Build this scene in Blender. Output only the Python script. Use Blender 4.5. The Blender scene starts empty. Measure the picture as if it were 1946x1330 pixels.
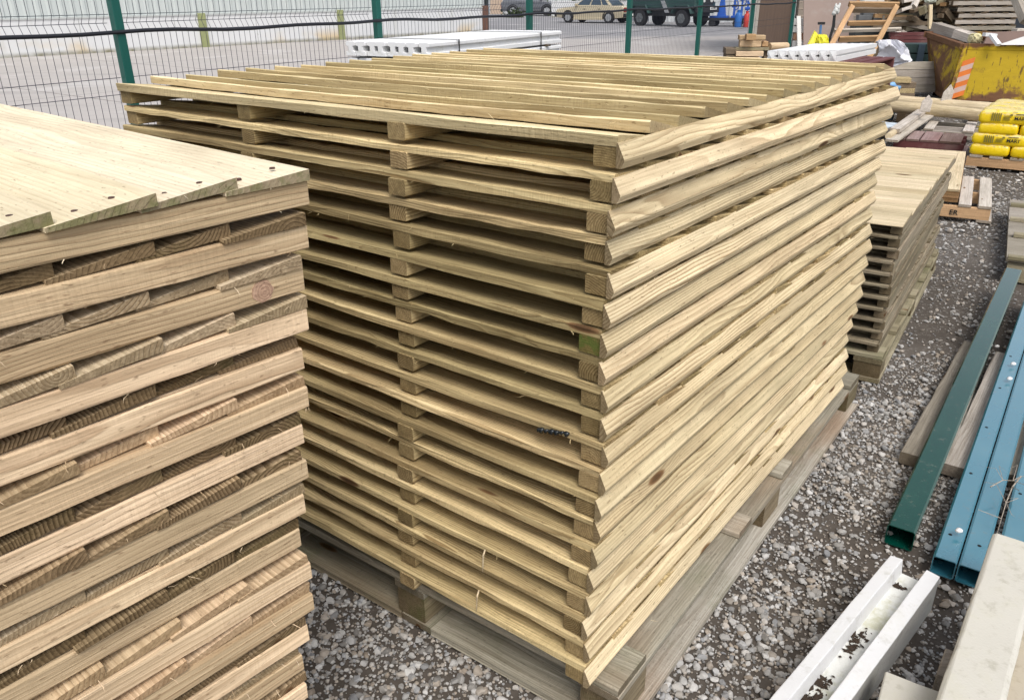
import bpy, bmesh, math, random
import numpy as np
from mathutils import Vector, Matrix, noise as mnoise
random.seed(7); RNG = np.random.default_rng(11)
R = math.radians
scene = bpy.context.scene
col = scene.collection

# ------------------------------------------------------------------ camera
IW, IH = 1946.0, 1330.0
FPX, PITCH, ROLL, CAMH = 1512.67, 0.4195, -0.0100, 1.5716
_cp, _sp = math.cos(PITCH), math.sin(PITCH)
FWD = Vector((0, _cp, -_sp)); _r0 = Vector((1, 0, 0)); _u0 = Vector((0, _sp, _cp))
RIGHT = math.cos(ROLL)*_r0 + math.sin(ROLL)*_u0
UP = -math.sin(ROLL)*_r0 + math.cos(ROLL)*_u0
CAMO = Vector((0, 0, CAMH))
cd = bpy.data.cameras.new('camera'); cam = bpy.data.objects.new('camera', cd); col.objects.link(cam)
cd.sensor_width = 36; cd.sensor_fit = 'HORIZONTAL'; cd.lens = FPX/IW*36
cd.clip_start = 0.02; cd.clip_end = 2000
M = Matrix.Identity(4)
for i in range(3):
    M[i][0] = RIGHT[i]; M[i][1] = UP[i]; M[i][2] = -FWD[i]; M[i][3] = CAMO[i]
cam.matrix_world = M
scene.camera = cam

def ray(px, py): return RIGHT*((px-IW/2)/FPX) - UP*((py-IH/2)/FPX) + FWD
def G(px, py, z=0.0):                       # photograph pixel -> point on the level z
    d = ray(px, py); return CAMO + d*((z-CAMH)/d.z)
def AT(px, py, yd):                         # photograph pixel -> point at the distance yd
    d = ray(px, py); return CAMO + d*(yd/d.y)
def V(*a): return Vector(a)
def dirv(deg): return Vector((math.cos(R(deg)), math.sin(R(deg)), 0))
Z = Vector((0, 0, 1))

# ------------------------------------------------------------------ mesh builder
class MB:
    def __init__(s): s.v = []; s.f = []; s.gc = []; s.rn = []; s.mi = []
    def add(s, vs, fs, gc=None, r=(0.5, 0.0), m=0):
        b = len(s.v); s.v += [tuple(x) for x in vs]
        s.f += [tuple(i+b for i in f) for f in fs]; s.mi += [m]*len(fs)
        s.gc += [tuple(g) for g in gc] if gc is not None else [tuple(x) for x in vs]
        s.rn += [r]*len(vs); return s
    def box(s, c, d, yaw=0.0, ax=None, r=(0.5, 0.0), m=0, tap=1.0):
        """box centred on c, size d; tap scales the top in x and y"""
        X, Y, Zz = ax if ax else (dirv(yaw), dirv(yaw+90), Z); c = Vector(c); vs = []
        for k in (-.5, .5):
            t = tap if k > 0 else 1.0
            for j, i in ((-.5, -.5), (-.5, .5), (.5, .5), (.5, -.5)):
                vs.append(c + X*(d[0]*i*t) + Y*(d[1]*j*t) + Zz*(d[2]*k))
        return s.add(vs, [(3, 2, 1, 0), (4, 5, 6, 7), (0, 1, 5, 4), (1, 2, 6, 5), (2, 3, 7, 6), (3, 0, 4, 7)], r=r, m=m)
    def sweep(s, o, ax, ay, az, L, prof, n=1, amp=0.0, rnd=None, bow=0.0, bowy=0.0, end=1.0, seed=None, m=0, shift=None, fr=9.0, edge=None, edgev=.4):
        """profile (y,z) counter-clockwise seen against ax, swept along ax; timber grain coordinates in gc"""
        if rnd is None: rnd = random.random()
        sd = random.random()*90 if seed is None else seed
        off = (random.random()*40, random.uniform(.015, .075)*random.choice((-1, 1)), random.uniform(.01, .08)*random.choice((-1, 1))) if shift is None else shift
        o = Vector(o); k = len(prof); vs = []; gc = []
        for i in range(n+1):
            t = L*i/n; q = math.sin(math.pi*i/n)
            for j, (y, z) in enumerate(prof):
                dy = amp*mnoise.noise(Vector((t*fr, j*7.3, sd))) + bowy*q
                dz = amp*.7*mnoise.noise(Vector((t*fr, j*5.1, sd+31))) + bow*q
                vs.append(o + ax*t + ay*(y+dy) + az*(z+dz)); gc.append((t+off[0], y+off[1], z+off[2]))
        fs = []
        for i in range(n):
            for j in range(k):
                a, b = i*k+j, i*k+(j+1) % k
                if edge is None or j != edge: fs.append((a, b, b+k, a+k))
        s.add(vs, fs, gc, (rnd, 0.0), m)
        if edge is not None:
            j2 = (edge+1) % k; ev = []; eg = []
            for i in range(n+1): ev += [vs[i*k+edge], vs[i*k+j2]]; eg += [gc[i*k+edge], gc[i*k+j2]]
            s.add(ev, [(2*i, 2*i+1, 2*i+3, 2*i+2) for i in range(n)], eg, (rnd, edgev), m)
        s.add(vs[:k], [tuple(range(k-1, -1, -1))], gc[:k], (rnd, end), m)
        s.add(vs[-k:], [tuple(range(k))], gc[-k:], (rnd, end), m)
        return s
    def plank(s, o, ax, ay, az, L, w, h, **kw):
        c = kw.pop('ch', .002)
        return s.sweep(o, ax, ay, az, L, [(c, 0), (w-c, 0), (w, c), (w, h-c), (w-c, h), (c, h), (0, h-c), (0, c)], **kw)
    def beam(s, a, b, w, h, up=Z, **kw):
        """timber of section w x h from a to b, centred"""
        a = Vector(a); b = Vector(b); ax = (b-a).normalized(); ay = Vector(up).cross(ax).normalized(); az = ax.cross(ay)
        return s.plank(a - ay*(w/2) - az*(h/2), ax, ay, az, (b-a).length, w, h, **kw)
    def tube(s, pts, rad, n=8, cap=True, r=(0.5, 0.0), m=0):
        pts = [Vector(p) for p in pts]; rr = rad if isinstance(rad, (list, tuple)) else [rad]*len(pts)
        vs = []; fs = []; prev = None
        for i, p in enumerate(pts):
            t = (pts[min(i+1, len(pts)-1)] - pts[max(i-1, 0)]).normalized()
            if prev is None:
                a = Vector((0, 0, 1)) if abs(t.z) < .9 else Vector((1, 0, 0)); u = t.cross(a).normalized()
            else: u = (prev - t*prev.dot(t)).normalized()
            prev = u; w = t.cross(u)
            for k in range(n):
                an = 2*math.pi*k/n; vs.append(p + (u*math.cos(an) + w*math.sin(an))*rr[i])
        for i in range(len(pts)-1):
            for k in range(n):
                a, b = i*n+k, i*n+(k+1) % n; fs.append((a, b, b+n, a+n))
        if cap: fs += [tuple(range(n-1, -1, -1)), tuple(range((len(pts)-1)*n, len(pts)*n))]
        return s.add(vs, fs, r=r, m=m)
    def poly(s, pts, ext, r=(.5, 0), m=0):
        """flat outline pts extruded by the vector ext"""
        k = len(pts); pts = [Vector(p) for p in pts]; e = Vector(ext)
        vs = pts + [p+e for p in pts]
        fs = [tuple(range(k-1, -1, -1)), tuple(range(k, 2*k))] + [(i, (i+1) % k, (i+1) % k+k, i+k) for i in range(k)]
        return s.add(vs, fs, r=r, m=m)
    def build(s, name, mat, parent=None, local=False, smooth=False, bevel=0.0, seg=1, kind=None, label=None, fix=True):
        me = bpy.data.meshes.new(name)
        vs = s.v
        if parent is not None and not local:
            mi = (Matrix.Translation(parent.location) @ parent.rotation_euler.to_matrix().to_4x4()).inverted()
            if parent.parent is not None:
                pp = parent.parent; mi = mi @ (Matrix.Translation(pp.location) @ pp.rotation_euler.to_matrix().to_4x4()).inverted()
            vs = [mi @ Vector(v) for v in vs]
        org = Vector((0, 0, 0))
        if parent is None and not local and vs:
            a = np.array([tuple(v) for v in vs]); org = Vector(((a[:, 0].min()+a[:, 0].max())/2, (a[:, 1].min()+a[:, 1].max())/2, a[:, 2].min()))
            vs = [Vector(v)-org for v in vs]
        me.from_pydata([tuple(v) for v in vs], [], s.f)
        at = me.attributes.new('gc', 'FLOAT_VECTOR', 'POINT'); at.data.foreach_set('vector', np.array(s.gc, dtype=np.float32).ravel())
        at = me.attributes.new('rnd', 'FLOAT_VECTOR', 'POINT'); at.data.foreach_set('vector', np.array([(a, b, 0) for a, b in s.rn], dtype=np.float32).ravel())
        mats = mat if isinstance(mat, (list, tuple)) else [mat]
        for m in mats: me.materials.append(m)
        if len(mats) > 1: me.polygons.foreach_set('material_index', np.array(s.mi, dtype=np.int32))
        if fix or bevel > 0:
            bm = bmesh.new(); bm.from_mesh(me)
            if bevel > 0:
                bmesh.ops.remove_doubles(bm, verts=bm.verts, dist=1e-6)
                es = [e for e in bm.edges if len(e.link_faces) == 2 and e.calc_face_angle(0) > .5]
                bmesh.ops.bevel(bm, geom=es, offset=bevel, segments=seg, affect='EDGES', profile=.6, clamp_overlap=True)
            bmesh.ops.recalc_face_normals(bm, faces=bm.faces); bm.to_mesh(me); bm.free()
        if smooth: me.shade_smooth()
        o = bpy.data.objects.new(name, me); col.objects.link(o)
        if parent is not None: o.parent = parent
        else: o.location = org
        if kind: o['kind'] = kind
        if label and parent is not None: o['label'] = label
        return o

def thing(name, label, cat, loc=(0, 0, 0), rz=0.0, group=None):
    o = bpy.data.objects.new(name, None); col.objects.link(o); o.empty_display_size = .1
    o.location = loc; o.rotation_euler = (0, 0, R(rz)); o['label'] = label; o['category'] = cat
    if group: o['group'] = group
    return o
def tag(o, label, cat, group=None):
    o['label'] = label; o['category'] = cat
    if group: o['group'] = group
    return o
def dup(root, loc, rz, label, group=None):
    r = root.copy(); col.objects.link(r); r.location = loc; r.rotation_euler = (0, 0, R(rz)); r['label'] = label
    if group: r['group'] = group
    for ch in list(root.children):
        c = ch.copy(); col.objects.link(c); c.parent = r
        for g in list(ch.children):
            d = g.copy(); col.objects.link(d); d.parent = c
    return r
def letters(txt, size, o, ax, az, mat, parent, name='lettering', depth=.0006, shear=0, bold=0.0):
    cu = bpy.data.curves.new(name, 'FONT'); cu.body = txt; cu.size = size; cu.extrude = depth; cu.offset = bold; cu.shear = shear
    t = bpy.data.objects.new(name, cu); me = bpy.data.meshes.new_from_object(t); bpy.data.objects.remove(t); bpy.data.curves.remove(cu)
    ax = Vector(ax).normalized(); az = Vector(az).normalized(); ny = ax.cross(az)
    mb = MB(); mb.add([Vector(o)+ax*v.co.x+az*v.co.y+ny*v.co.z for v in me.vertices], [tuple(p.vertices) for p in me.polygons])
    bpy.data.meshes.remove(me)
    return mb.build(name, mat, parent)

# ------------------------------------------------------------------ materials
class NT:
    def __init__(s, name):
        s.m = bpy.data.materials.new(name); s.m.use_nodes = True; s.t = s.m.node_tree; s.b = s.t.nodes['Principled BSDF']
    def n(s, typ, **kw):
        x = s.t.nodes.new(typ)
        for k, v in kw.items():
            if k in x.inputs.keys(): s.inp(x, k, v)
            else: setattr(x, k, v)
        return x
    def inp(s, x, k, v):
        if hasattr(v, 'is_output'): s.t.links.new(v, x.inputs[k])
        else: x.inputs[k].default_value = v
    def math(s, op, a, b=0.0, c=0.0, clamp=False):
        x = s.t.nodes.new('ShaderNodeMath'); x.operation = op; x.use_clamp = clamp
        s.inp(x, 0, a); s.inp(x, 1, b); s.inp(x, 2, c); return x.outputs[0]
    def vm(s, op, a, b=(0, 0, 0)):
        x = s.t.nodes.new('ShaderNodeVectorMath'); x.operation = op; s.inp(x, 0, a); s.inp(x, 1, b)
        return x.outputs['Value'] if op in ('LENGTH', 'DOT_PRODUCT', 'DISTANCE') else x.outputs[0]
    def noise(s, vec, scale, detail=3.0, rough=.55, out='Fac'):
        x = s.t.nodes.new('ShaderNodeTexNoise'); s.inp(x, 'Vector', vec); x.inputs['Scale'].default_value = scale
        x.inputs['Detail'].default_value = detail; x.inputs['Roughness'].default_value = rough; return x.outputs[out]
    def ss(s, v, lo, hi):
        x = s.t.nodes.new('ShaderNodeMapRange'); x.interpolation_type = 'SMOOTHSTEP'; x.clamp = True
        s.inp(x, 0, v); s.inp(x, 1, lo); s.inp(x, 2, hi); return x.outputs[0]
    def mr(s, v, a, b, c, d):
        x = s.t.nodes.new('ShaderNodeMapRange'); s.inp(x, 0, v); s.inp(x, 1, a); s.inp(x, 2, b); s.inp(x, 3, c); s.inp(x, 4, d); return x.outputs[0]
    def mix(s, f, a, b, blend='MIX'):
        x = s.t.nodes.new('ShaderNodeMix'); x.data_type = 'RGBA'; x.blend_type = blend
        s.inp(x, 0, f)
        for k, v in ((6, a), (7, b)):
            if isinstance(v, tuple): x.inputs[k].default_value = (*v[:3], 1)
            else: s.t.links.new(v, x.inputs[k])
        return x.outputs[2]
    def attr(s, name, out='Vector'):
        x = s.t.nodes.new('ShaderNodeAttribute'); x.attribute_name = name; return x.outputs[out]
    def sep(s, v):
        x = s.t.nodes.new('ShaderNodeSeparateXYZ'); s.t.links.new(v, x.inputs[0]); return x.outputs
    def comb(s, a, b, c):
        x = s.t.nodes.new('ShaderNodeCombineXYZ'); s.inp(x, 0, a); s.inp(x, 1, b); s.inp(x, 2, c); return x.outputs[0]
    def obj(s): return s.t.nodes.new('ShaderNodeTexCoord').outputs['Object']
    def orand(s): return s.t.nodes.new('ShaderNodeObjectInfo').outputs['Random']
    def geo(s): return s.t.nodes.new('ShaderNodeNewGeometry').outputs['Position']
    def set(s, color=None, rough=None, metal=None, bump=None, bstr=.3, bdist=.002, spec=None):
        B = s.b
        if color is not None:
            if isinstance(color, tuple): B.inputs['Base Color'].default_value = (*color[:3], 1)
            else: s.t.links.new(color, B.inputs['Base Color'])
        if rough is not None: s.inp(B, 'Roughness', rough)
        if metal is not None: s.inp(B, 'Metallic', metal)
        if spec is not None: s.inp(B, 'Specular IOR Level', spec)
        if bump is not None:
            x = s.t.nodes.new('ShaderNodeBump'); s.t.links.new(bump, x.inputs['Height']); x.inputs['Strength'].default_value = bstr
            x.inputs['Distance'].default_value = bdist; s.t.links.new(x.outputs[0], B.inputs['Normal'])
        return s.m

def wood(name, early, late, tint, stain, stain_amt=.35, knot=(.10, .055, .025), knots=.25, spacing=.0052, contrast=.7, endc=.62, moss=0.0, var=.22, fuzz=.5, streak=1.0, mossend=0.0):
    t = NT(name)
    g0 = t.attr('gc'); rn = t.sep(t.attr('rnd')); ra, en = rn[0], rn[1]
    g = t.vm('ADD', g0, t.comb(t.math('MULTIPLY', t.orand(), 37.0), 0.0, 0.0))
    p = t.sep(g)
    # knots: sparse cells stretched along the board
    kv = t.vm('MULTIPLY', g, (3.6, 15.0, 15.0))
    vo = t.t.nodes.new('ShaderNodeTexVoronoi'); vo.voronoi_dimensions = '3D'; t.t.links.new(kv, vo.inputs['Vector']); vo.inputs['Scale'].default_value = 1.0
    on = t.math('LESS_THAN', t.sep(vo.outputs['Color'])[0], knots)
    kd = vo.outputs['Distance']
    infl = t.math('MULTIPLY', t.ss(kd, .62, .05), on)
    kmask = t.math('MULTIPLY', t.ss(kd, .17, .11), on)
    # ring distance with slow wander along the grain
    w1 = t.noise(t.vm('MULTIPLY', g, (1.1, 5.0, 5.0)), 1.0, 2.0)
    w2 = t.noise(t.vm('MULTIPLY', g, (6.0, 30.0, 30.0)), 1.0, 2.0)
    rad = t.vm('LENGTH', t.comb(0.0, p[1], p[2]))
    rad = t.math('ADD', rad, t.math('MULTIPLY', w1, .055))
    rad = t.math('ADD', rad, t.math('MULTIPLY', w2, .006))
    rad = t.math('ADD', rad, t.math('MULTIPLY', infl, .013))
    fr = t.math('FRACT', t.math('DIVIDE', rad, spacing))
    ring = t.math('MULTIPLY', t.math('POWER', fr, 1.7), t.ss(fr, 1.0, .88))
    w3 = t.noise(t.vm('MULTIPLY', g, (1.7, 7.0, 7.0)), 1.0, 2.0)
    ring = t.math('MULTIPLY', ring, t.mr(w3, .32, .68, .35*contrast, 1.5*contrast), clamp=True)
    c = t.mix(ring, early, late)
    c = t.mix(t.math('MULTIPLY', t.ss(t.noise(t.vm('MULTIPLY', g, (.9, 4., 4.)), 1.3, 4.0), .4, .72), stain_amt), c, stain)
    c = t.mix(t.math('MULTIPLY', ra, .75), c, t.mix(.55, c, tint))
    st = t.noise(t.vm('MULTIPLY', g, (5.0, 260.0, 260.0)), 1.0, 3.0)
    st2 = t.noise(t.vm('MULTIPLY', g, (2.2, 90.0, 90.0)), 1.0, 4.0, .6)
    c = t.mix(streak, c, t.mix(t.ss(st, .25, .75), (.82, .80, .77), (1.12, 1.12, 1.115)), 'MULTIPLY')
    c = t.mix(streak, c, t.mix(t.ss(st2, .3, .7), (.84, .82, .79), (1.10, 1.10, 1.10)), 'MULTIPLY')
    bl = t.noise(t.vm('MULTIPLY', g, (2.6, 11., 11.)), 1.0, 5.0, .62)
    c = t.mix(1.0, c, t.mix(t.ss(bl, .3, .7), (.80, .79, .77), (1.1, 1.1, 1.1)), 'MULTIPLY')
    r2 = t.math('FRACT', t.math('MULTIPLY', ra, 7.31))
    v = t.mr(r2, 0, 1, 1-var*1.15, 1+var*.75)
    c = t.mix(1.0, c, t.comb(v, v, t.math('MULTIPLY', v, t.mr(r2, 0, 1, .94, 1.04))), 'MULTIPLY')
    c = t.mix(kmask, c, t.mix(t.ss(kd, .05, .13), knot, (knot[0]*1.9, knot[1]*1.9, knot[2]*1.9)))
    # rough saw marks and specks
    sp = t.noise(t.vm('MULTIPLY', g, (60.0, 220.0, 220.0)), 1.0, 2.0)
    saw = t.noise(t.vm('MULTIPLY', g, (330.0, 18.0, 18.0)), 1.0, 2.0)
    c = t.mix(1.0, c, t.mix(t.math('MULTIPLY', t.ss(saw, .3, .7), t.ss(bl, .45, .6)), (1., 1., 1.), (1-.26*fuzz, 1-.28*fuzz, 1-.3*fuzz)), 'MULTIPLY')
    c = t.mix(t.math('MULTIPLY', t.ss(sp, .62, .74), .6), c, (late[0]*.45, late[1]*.42, late[2]*.4))
    e2 = t.mix(1.0, c, (endc, endc*.93, endc*.84), 'MULTIPLY')
    c = t.mix(en, c, e2)
    if mossend > 0:
        mm = t.noise(t.vm('MULTIPLY', g0, (9., 40., 40.)), 1.0, 5.0, .65); c = t.mix(t.math('MULTIPLY', t.math('MULTIPLY', en, t.ss(mm, .40, .60)), mossend), c, t.mix(st, (.05, .085, .014), (.13, .16, .035)))
    if moss > 0:
        mm = t.noise(t.vm('ADD', g0, (5., 3., 1.)), 4.0, 5.0, .65)
        c = t.mix(t.math('MULTIPLY', t.ss(mm, .5, .7), moss), c, (.07, .10, .018))
    hb = t.math('ADD', t.math('MULTIPLY', ring, .5), t.math('ADD', t.math('MULTIPLY', st, .8), t.math('ADD', t.math('MULTIPLY', sp, fuzz), t.math('MULTIPLY', saw, fuzz))))
    return t.set(c, t.mr(st, 0, 1, .7, .92), bump=hb, bstr=.6, bdist=.0022, spec=.2)

def plain(name, c, rough=.6, metal=0.0, var=.12, scale=6.0, spec=.4, dirt=None, dirt_amt=.4, bump=.0, dscale=3.0):
    t = NT(name); o = t.obj(); n = t.noise(o, scale, 4.0)
    k = t.mix(n, tuple(x*(1-var) for x in c), tuple(min(1, x*(1+var)) for x in c))
    if dirt is not None:
        k = t.mix(t.math('MULTIPLY', t.ss(t.noise(o, dscale, 6.0, .65), .48, .7), dirt_amt), k, dirt)
    return t.set(k, rough, metal, bump=t.noise(o, scale*14, 3.0) if bump > 0 else None, bstr=bump, spec=spec)

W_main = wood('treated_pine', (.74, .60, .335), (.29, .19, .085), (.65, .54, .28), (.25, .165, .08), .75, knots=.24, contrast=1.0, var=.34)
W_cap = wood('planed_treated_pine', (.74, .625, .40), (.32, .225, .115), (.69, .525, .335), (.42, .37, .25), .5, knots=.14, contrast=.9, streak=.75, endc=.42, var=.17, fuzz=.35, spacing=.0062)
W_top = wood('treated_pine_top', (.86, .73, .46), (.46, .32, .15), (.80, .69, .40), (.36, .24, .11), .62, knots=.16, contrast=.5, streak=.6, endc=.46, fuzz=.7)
W_rail = wood('treated_rail', (.58, .465, .265), (.22, .15, .07), (.46, .385, .20), (.29, .21, .10), .45, knots=.2, endc=.66, contrast=1.1)
W_left = wood('pale_spruce', (.73, .565, .375), (.36, .225, .12), (.71, .575, .41), (.43, .295, .175), .55, knot=(.15, .09, .055), knots=.12, contrast=.7, fuzz=.38, spacing=.0066)
W_leftb = wood('pale_board', (.68, .56, .40), (.36, .25, .14), (.66, .56, .40), (.46, .40, .25), .35, knot=(.22, .12, .08), knots=.2, endc=.55, contrast=1.0, var=.12)
W_old = wood('weathered_pallet_timber', (.45, .425, .365), (.24, .22, .18), (.42, .395, .31), (.25, .155, .085), .72, knots=.22, contrast=.8, moss=.3)
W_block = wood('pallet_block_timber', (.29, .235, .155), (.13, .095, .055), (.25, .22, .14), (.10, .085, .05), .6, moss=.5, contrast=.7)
W_grey = wood('grey_weathered_timber', (.42, .385, .345), (.24, .21, .18), (.44, .40, .34), (.21, .185, .155), .6, knots=.2, contrast=.7)
W_pale = wood('fresh_pale_board', (.68, .59, .42), (.44, .34, .21), (.70, .58, .39), (.58, .43, .25), .4, knots=.15, contrast=.6, var=.16)
W_moss = wood('mossy_board', (.37, .33, .235), (.18, .15, .10), (.32, .295, .20), (.16, .155, .085), .65, knots=.2, moss=.32)
W_orange = wood('new_orange_timber', (.54, .345, .19), (.32, .18, .085), (.56, .385, .22), (.38, .24, .125), .4, knots=.15)
W_red = plain('maroon_paint', (.115, .032, .032), .75, var=.3, dirt=(.22, .15, .13), dirt_amt=.5)
W_redtop = wood('worn_maroon_board', (.30, .215, .205), (.18, .115, .105), (.36, .28, .265), (.20, .10, .09), .6, knots=.1, contrast=.4)
W_dark = wood('old_dark_timber', (.20, .155, .11), (.09, .07, .05), (.24, .18, .12), (.06, .055, .045), .6, knots=.2, contrast=.5)
W_white = wood('bleached_board', (.60, .555, .51), (.44, .39, .34), (.62, .58, .52), (.42, .36, .31), .45, knots=.12, contrast=.5, var=.12)
# ================================================================== fence panels
ORD = ['', 'first', 'second', 'third', 'fourth', 'fifth', 'sixth', 'seventh', 'eighth', 'ninth', 'tenth', 'eleventh', 'twelfth', 'thirteenth', 'fourteenth',
       'fifteenth', 'sixteenth', 'seventeenth', 'eighteenth', 'nineteenth', 'twentieth', 'twenty-first', 'twenty-second']
X3, Y3 = Vector((1, 0, 0)), Vector((0, 1, 0))
RH = .0365                                    # rail height

def splinters(mb, n, fn):
    for _ in range(n):
        o, d = fn(); L = random.uniform(.004, .022); w = random.uniform(.0003, .0006)
        d = (d + Vector((random.uniform(-.9, .9), random.uniform(-.9, .9), random.uniform(-.7, .5)))).normalized()
        s = d.cross(Z).normalized()*w if abs(d.z) < .95 else X3*w
        mid = o + d*L*.55 + Vector((random.uniform(-1, 1), random.uniform(-1, 1), random.uniform(-.6, 1)))*L*.12
        mb.add([o-s, o+s, mid+s, mid-s, o+d*L, o-Z*w, mid-Z*w], [(0, 1, 2, 3), (3, 2, 4), (0, 3, 6, 5), (5, 6, 2, 1), (3, 4, 6), (6, 4, 2)], r=(.95, 0))

def feather_boards(p, n, pitch, along, y0, y1, jit=.004, t1=.0182, t0=.0048, wide=None, nseg=14, amp=.0035, flip=False, spl=0, zoff=RH, rough0=1.0, overs=.013, gap=0.0, edgev=.05):
    """overlapping tapered boards: thick edge over the thin edge of the board before it.  They run along y and are laid out along x"""
    mb = MB()
    for j in range(n):
        w = (wide or pitch) + overs
        x0 = along + j*pitch + random.uniform(-.003, .003)
        a = y0 + random.uniform(-jit, jit); b = y1 + random.uniform(-jit, jit)
        lift = 0 if j == 0 else t0 + (gap*random.uniform(.3, 1.5))
        tt = t1*random.uniform(.9, 1.12)
        if flip: prof = [(0, 0), (w, lift), (w, lift+tt), (0, t0)]
        else: prof = [(0, lift), (w, 0.0003), (w, t0), (.0034, lift+tt), (.0002, lift+tt-.0024)]
        # sweep along +y: profile axes are x (width) and z; order so that faces point out (fixed by recalc anyway)
        mb.sweep(Vector((x0, a, zoff+.0004)), Y3, X3, Z, b-a, prof, n=nseg, amp=amp*(rough0 if j == 0 else .8), end=.8, edge=len(prof)-1, edgev=edgev, bow=random.uniform(-.004, .003), fr=random.choice((3.5, 7.0, 11.0)))
    if spl:
        def fn():
            j = random.choice([0, 0, 0, 1, 2, 3, random.randrange(n)]) if spl < 100 else random.randrange(n)
            if spl > 100 and random.random() < .75: return Vector((along+j*pitch, random.uniform(y0+.05, y1-.05), zoff+t0+t1)), Vector((-.5, random.choice((-1, 1))*1.6, .3))
            return Vector((along+j*pitch, random.uniform(y0+.05, y1-.05), zoff+random.choice((.001, .016)))), Vector((-1, random.uniform(-1, 1), -.1))
        splinters(mb, spl, fn)
    return mb

CX = [1174, 1167, 1157, 1152, 1155, 1148, 1142, 1141, 1144, 1143, 1144, 1139, 1133, 1129, 1124, 1117, 1114, 1107, 1110, 1110]
CY = [281, 348, 410, 467, 530, 590, 645, 697, 750, 803, 856, 908, 957, 1000, 1050, 1095, 1140, 1186, 1230, 1279]
YAW = [52.2, 51.5, 51.7, 51.8, 51.9, 52.0, 52.1, 51.8, 52.1, 51.9, 51.9, 52.0, 51.9, 51.8, 52.0, 52.1, 52.3, 51.9, 52.0, 52.3]
SPECIAL = {1: 'topmost fence panel of the tall central stack, with its overlapping boards fully visible',
           4: 'fourth panel down in the central stack, its capping rail tinted orange with a large knot',
           7: 'seventh panel down the central stack, with a bright green mossy rail end',
           11: 'eleventh panel down the central stack, with a black resin knot on its front edge',
           20: 'lowest fence panel of the central stack, resting on the weathered pallet'}
W_mossrail = wood('mossy_rail', (.34, .28, .12), (.14, .12, .04), (.3, .28, .1), (.1, .12, .03), .6, moss=.4, endc=.8, mossend=.85)
M_resin = plain('black_resin', (.012, .016, .018), .22, var=.5, scale=60, spec=.6)
PITCH_M = .0594
zt = 1.3222
for i in range(20):
    k = i+1; z = zt - PITCH_M*i
    o = G(CX[i], CY[i], z)
    lab = SPECIAL.get(k, 'fence panel with angled capping rail, %s from top of the tall central stack' % ORD[k])
    t = thing('fence_panel', lab, 'fence panel', (o.x, o.y, z-RH), YAW[i], 'fence panels in the tall central stack')
    b = feather_boards(t, 16, .1143, 0.0, -.002, 1.722+random.uniform(-.008, .012), spl=16 if k > 1 else 420, nseg=22 if k > 1 else 40, amp=.0050 if k > 1 else .0040, edgev=.12 if k > 1 else .68, t1=.0165 if k > 1 else .021, gap=.001 if k > 1 else .0055)
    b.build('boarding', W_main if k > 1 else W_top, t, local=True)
    jw = random.uniform(-.004, .004)
    for q, (a, w) in enumerate(((0.0, .050), (.522+jw, .052), (1.078+jw, .052), (1.664, .055))):
        m = MB(); st = random.uniform(-.006, .006) if q else random.uniform(-.002, .004)
        m.plank(Vector((st, a, .0)), X3, Y3, Z, 1.83-st*.5, w, RH, n=8, amp=.0012, ch=.0025)
        rl = m.build('rail', W_mossrail if (k == 7 and q == 0) else W_rail, t, local=True)
        if k == 7 and q == 0: rl['label'] = 'rail end covered in green moss'
    c = MB(); sag = random.uniform(-.002, .003)
    ct = random.uniform(.0470, .0500) if k > 4 else random.uniform(.0455, .048)
    # bevelled capping section
    c.sweep(Vector((-.006+random.uniform(-.003, .003), 0, random.uniform(-.001, .001))), X3, Y3, Z, 1.842+random.uniform(-.006, .006),
            [(-.0012, ct), (-.0036, ct), (-.0180, .0180), (-.0180, .0140), (-.0120, .0008), (-.0012, .0008)], n=26, amp=.0011, bow=sag, bowy=random.uniform(-.003, .003))
    def fz(): return Vector((random.uniform(0, 1.83), random.choice((-.0075, -.022)), random.choice((ct, .0)))), Vector((1, -.5, .1))
    splinters(c, 22, fz)
    c.build('capping_rail', W_cap, t, local=True)
    if k == 11:
        m = MB()
        for q in range(9):
            yy = .080+q*.0085+random.uniform(-.004, .004); m.tube([(-.004, yy, RH+.016-q*.0017), (-.0075, yy+.006, RH+.013-q*.0019), (-.003, yy+.011, RH+.008-q*.001)], [.0015, random.uniform(.0025, .0075), .001], 8)
        m.build('resin_knot', M_resin, t, local=True, smooth=True)
    if k == 17 or k == 19:
        m = MB(); yy = .28 if k == 17 else .30
        P0 = Vector((-.004, yy, RH+.006)); m.tube([P0, P0+V(-.016, -.008, -.004), P0+V(-.014, -.004, -.035), P0+V(-.008, .002, -.062)], [.002, .0024, .002, .0006], 5)
        m.build('splinter', W_pale, t, local=True)
MAIN_O = G(CX[0], CY[0], zt); MAIN_YAW = 52.0
ma, mb_ = dirv(MAIN_YAW), dirv(MAIN_YAW+90)
TOPZ = zt + .0225

# loose chips lying on the boards of the topmost panel
cm = MB()
for _ in range(34):
    x = random.uniform(.5, 1.75); y = random.uniform(.15, 1.5)
    if _ < 14: x = random.uniform(1.1, 1.65); y = random.uniform(.3, .9)
    j = int(x/.1143); fx = (x-j*.1143)/.1143
    zz = TOPZ - .017*fx + .001; c = MAIN_O + ma*x + mb_*y; c.z = zz + .002
    s = random.uniform(.003, .008)
    cm.box(c, (s*random.uniform(1, 2.6), s, s*.5), random.uniform(0, 180), tap=.6)
tag(cm.build('wood_chips', W_white, None), 'pale wood chips and sawdust scattered over the top fence panel', 'wood chips')['kind'] = 'stuff'

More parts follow.
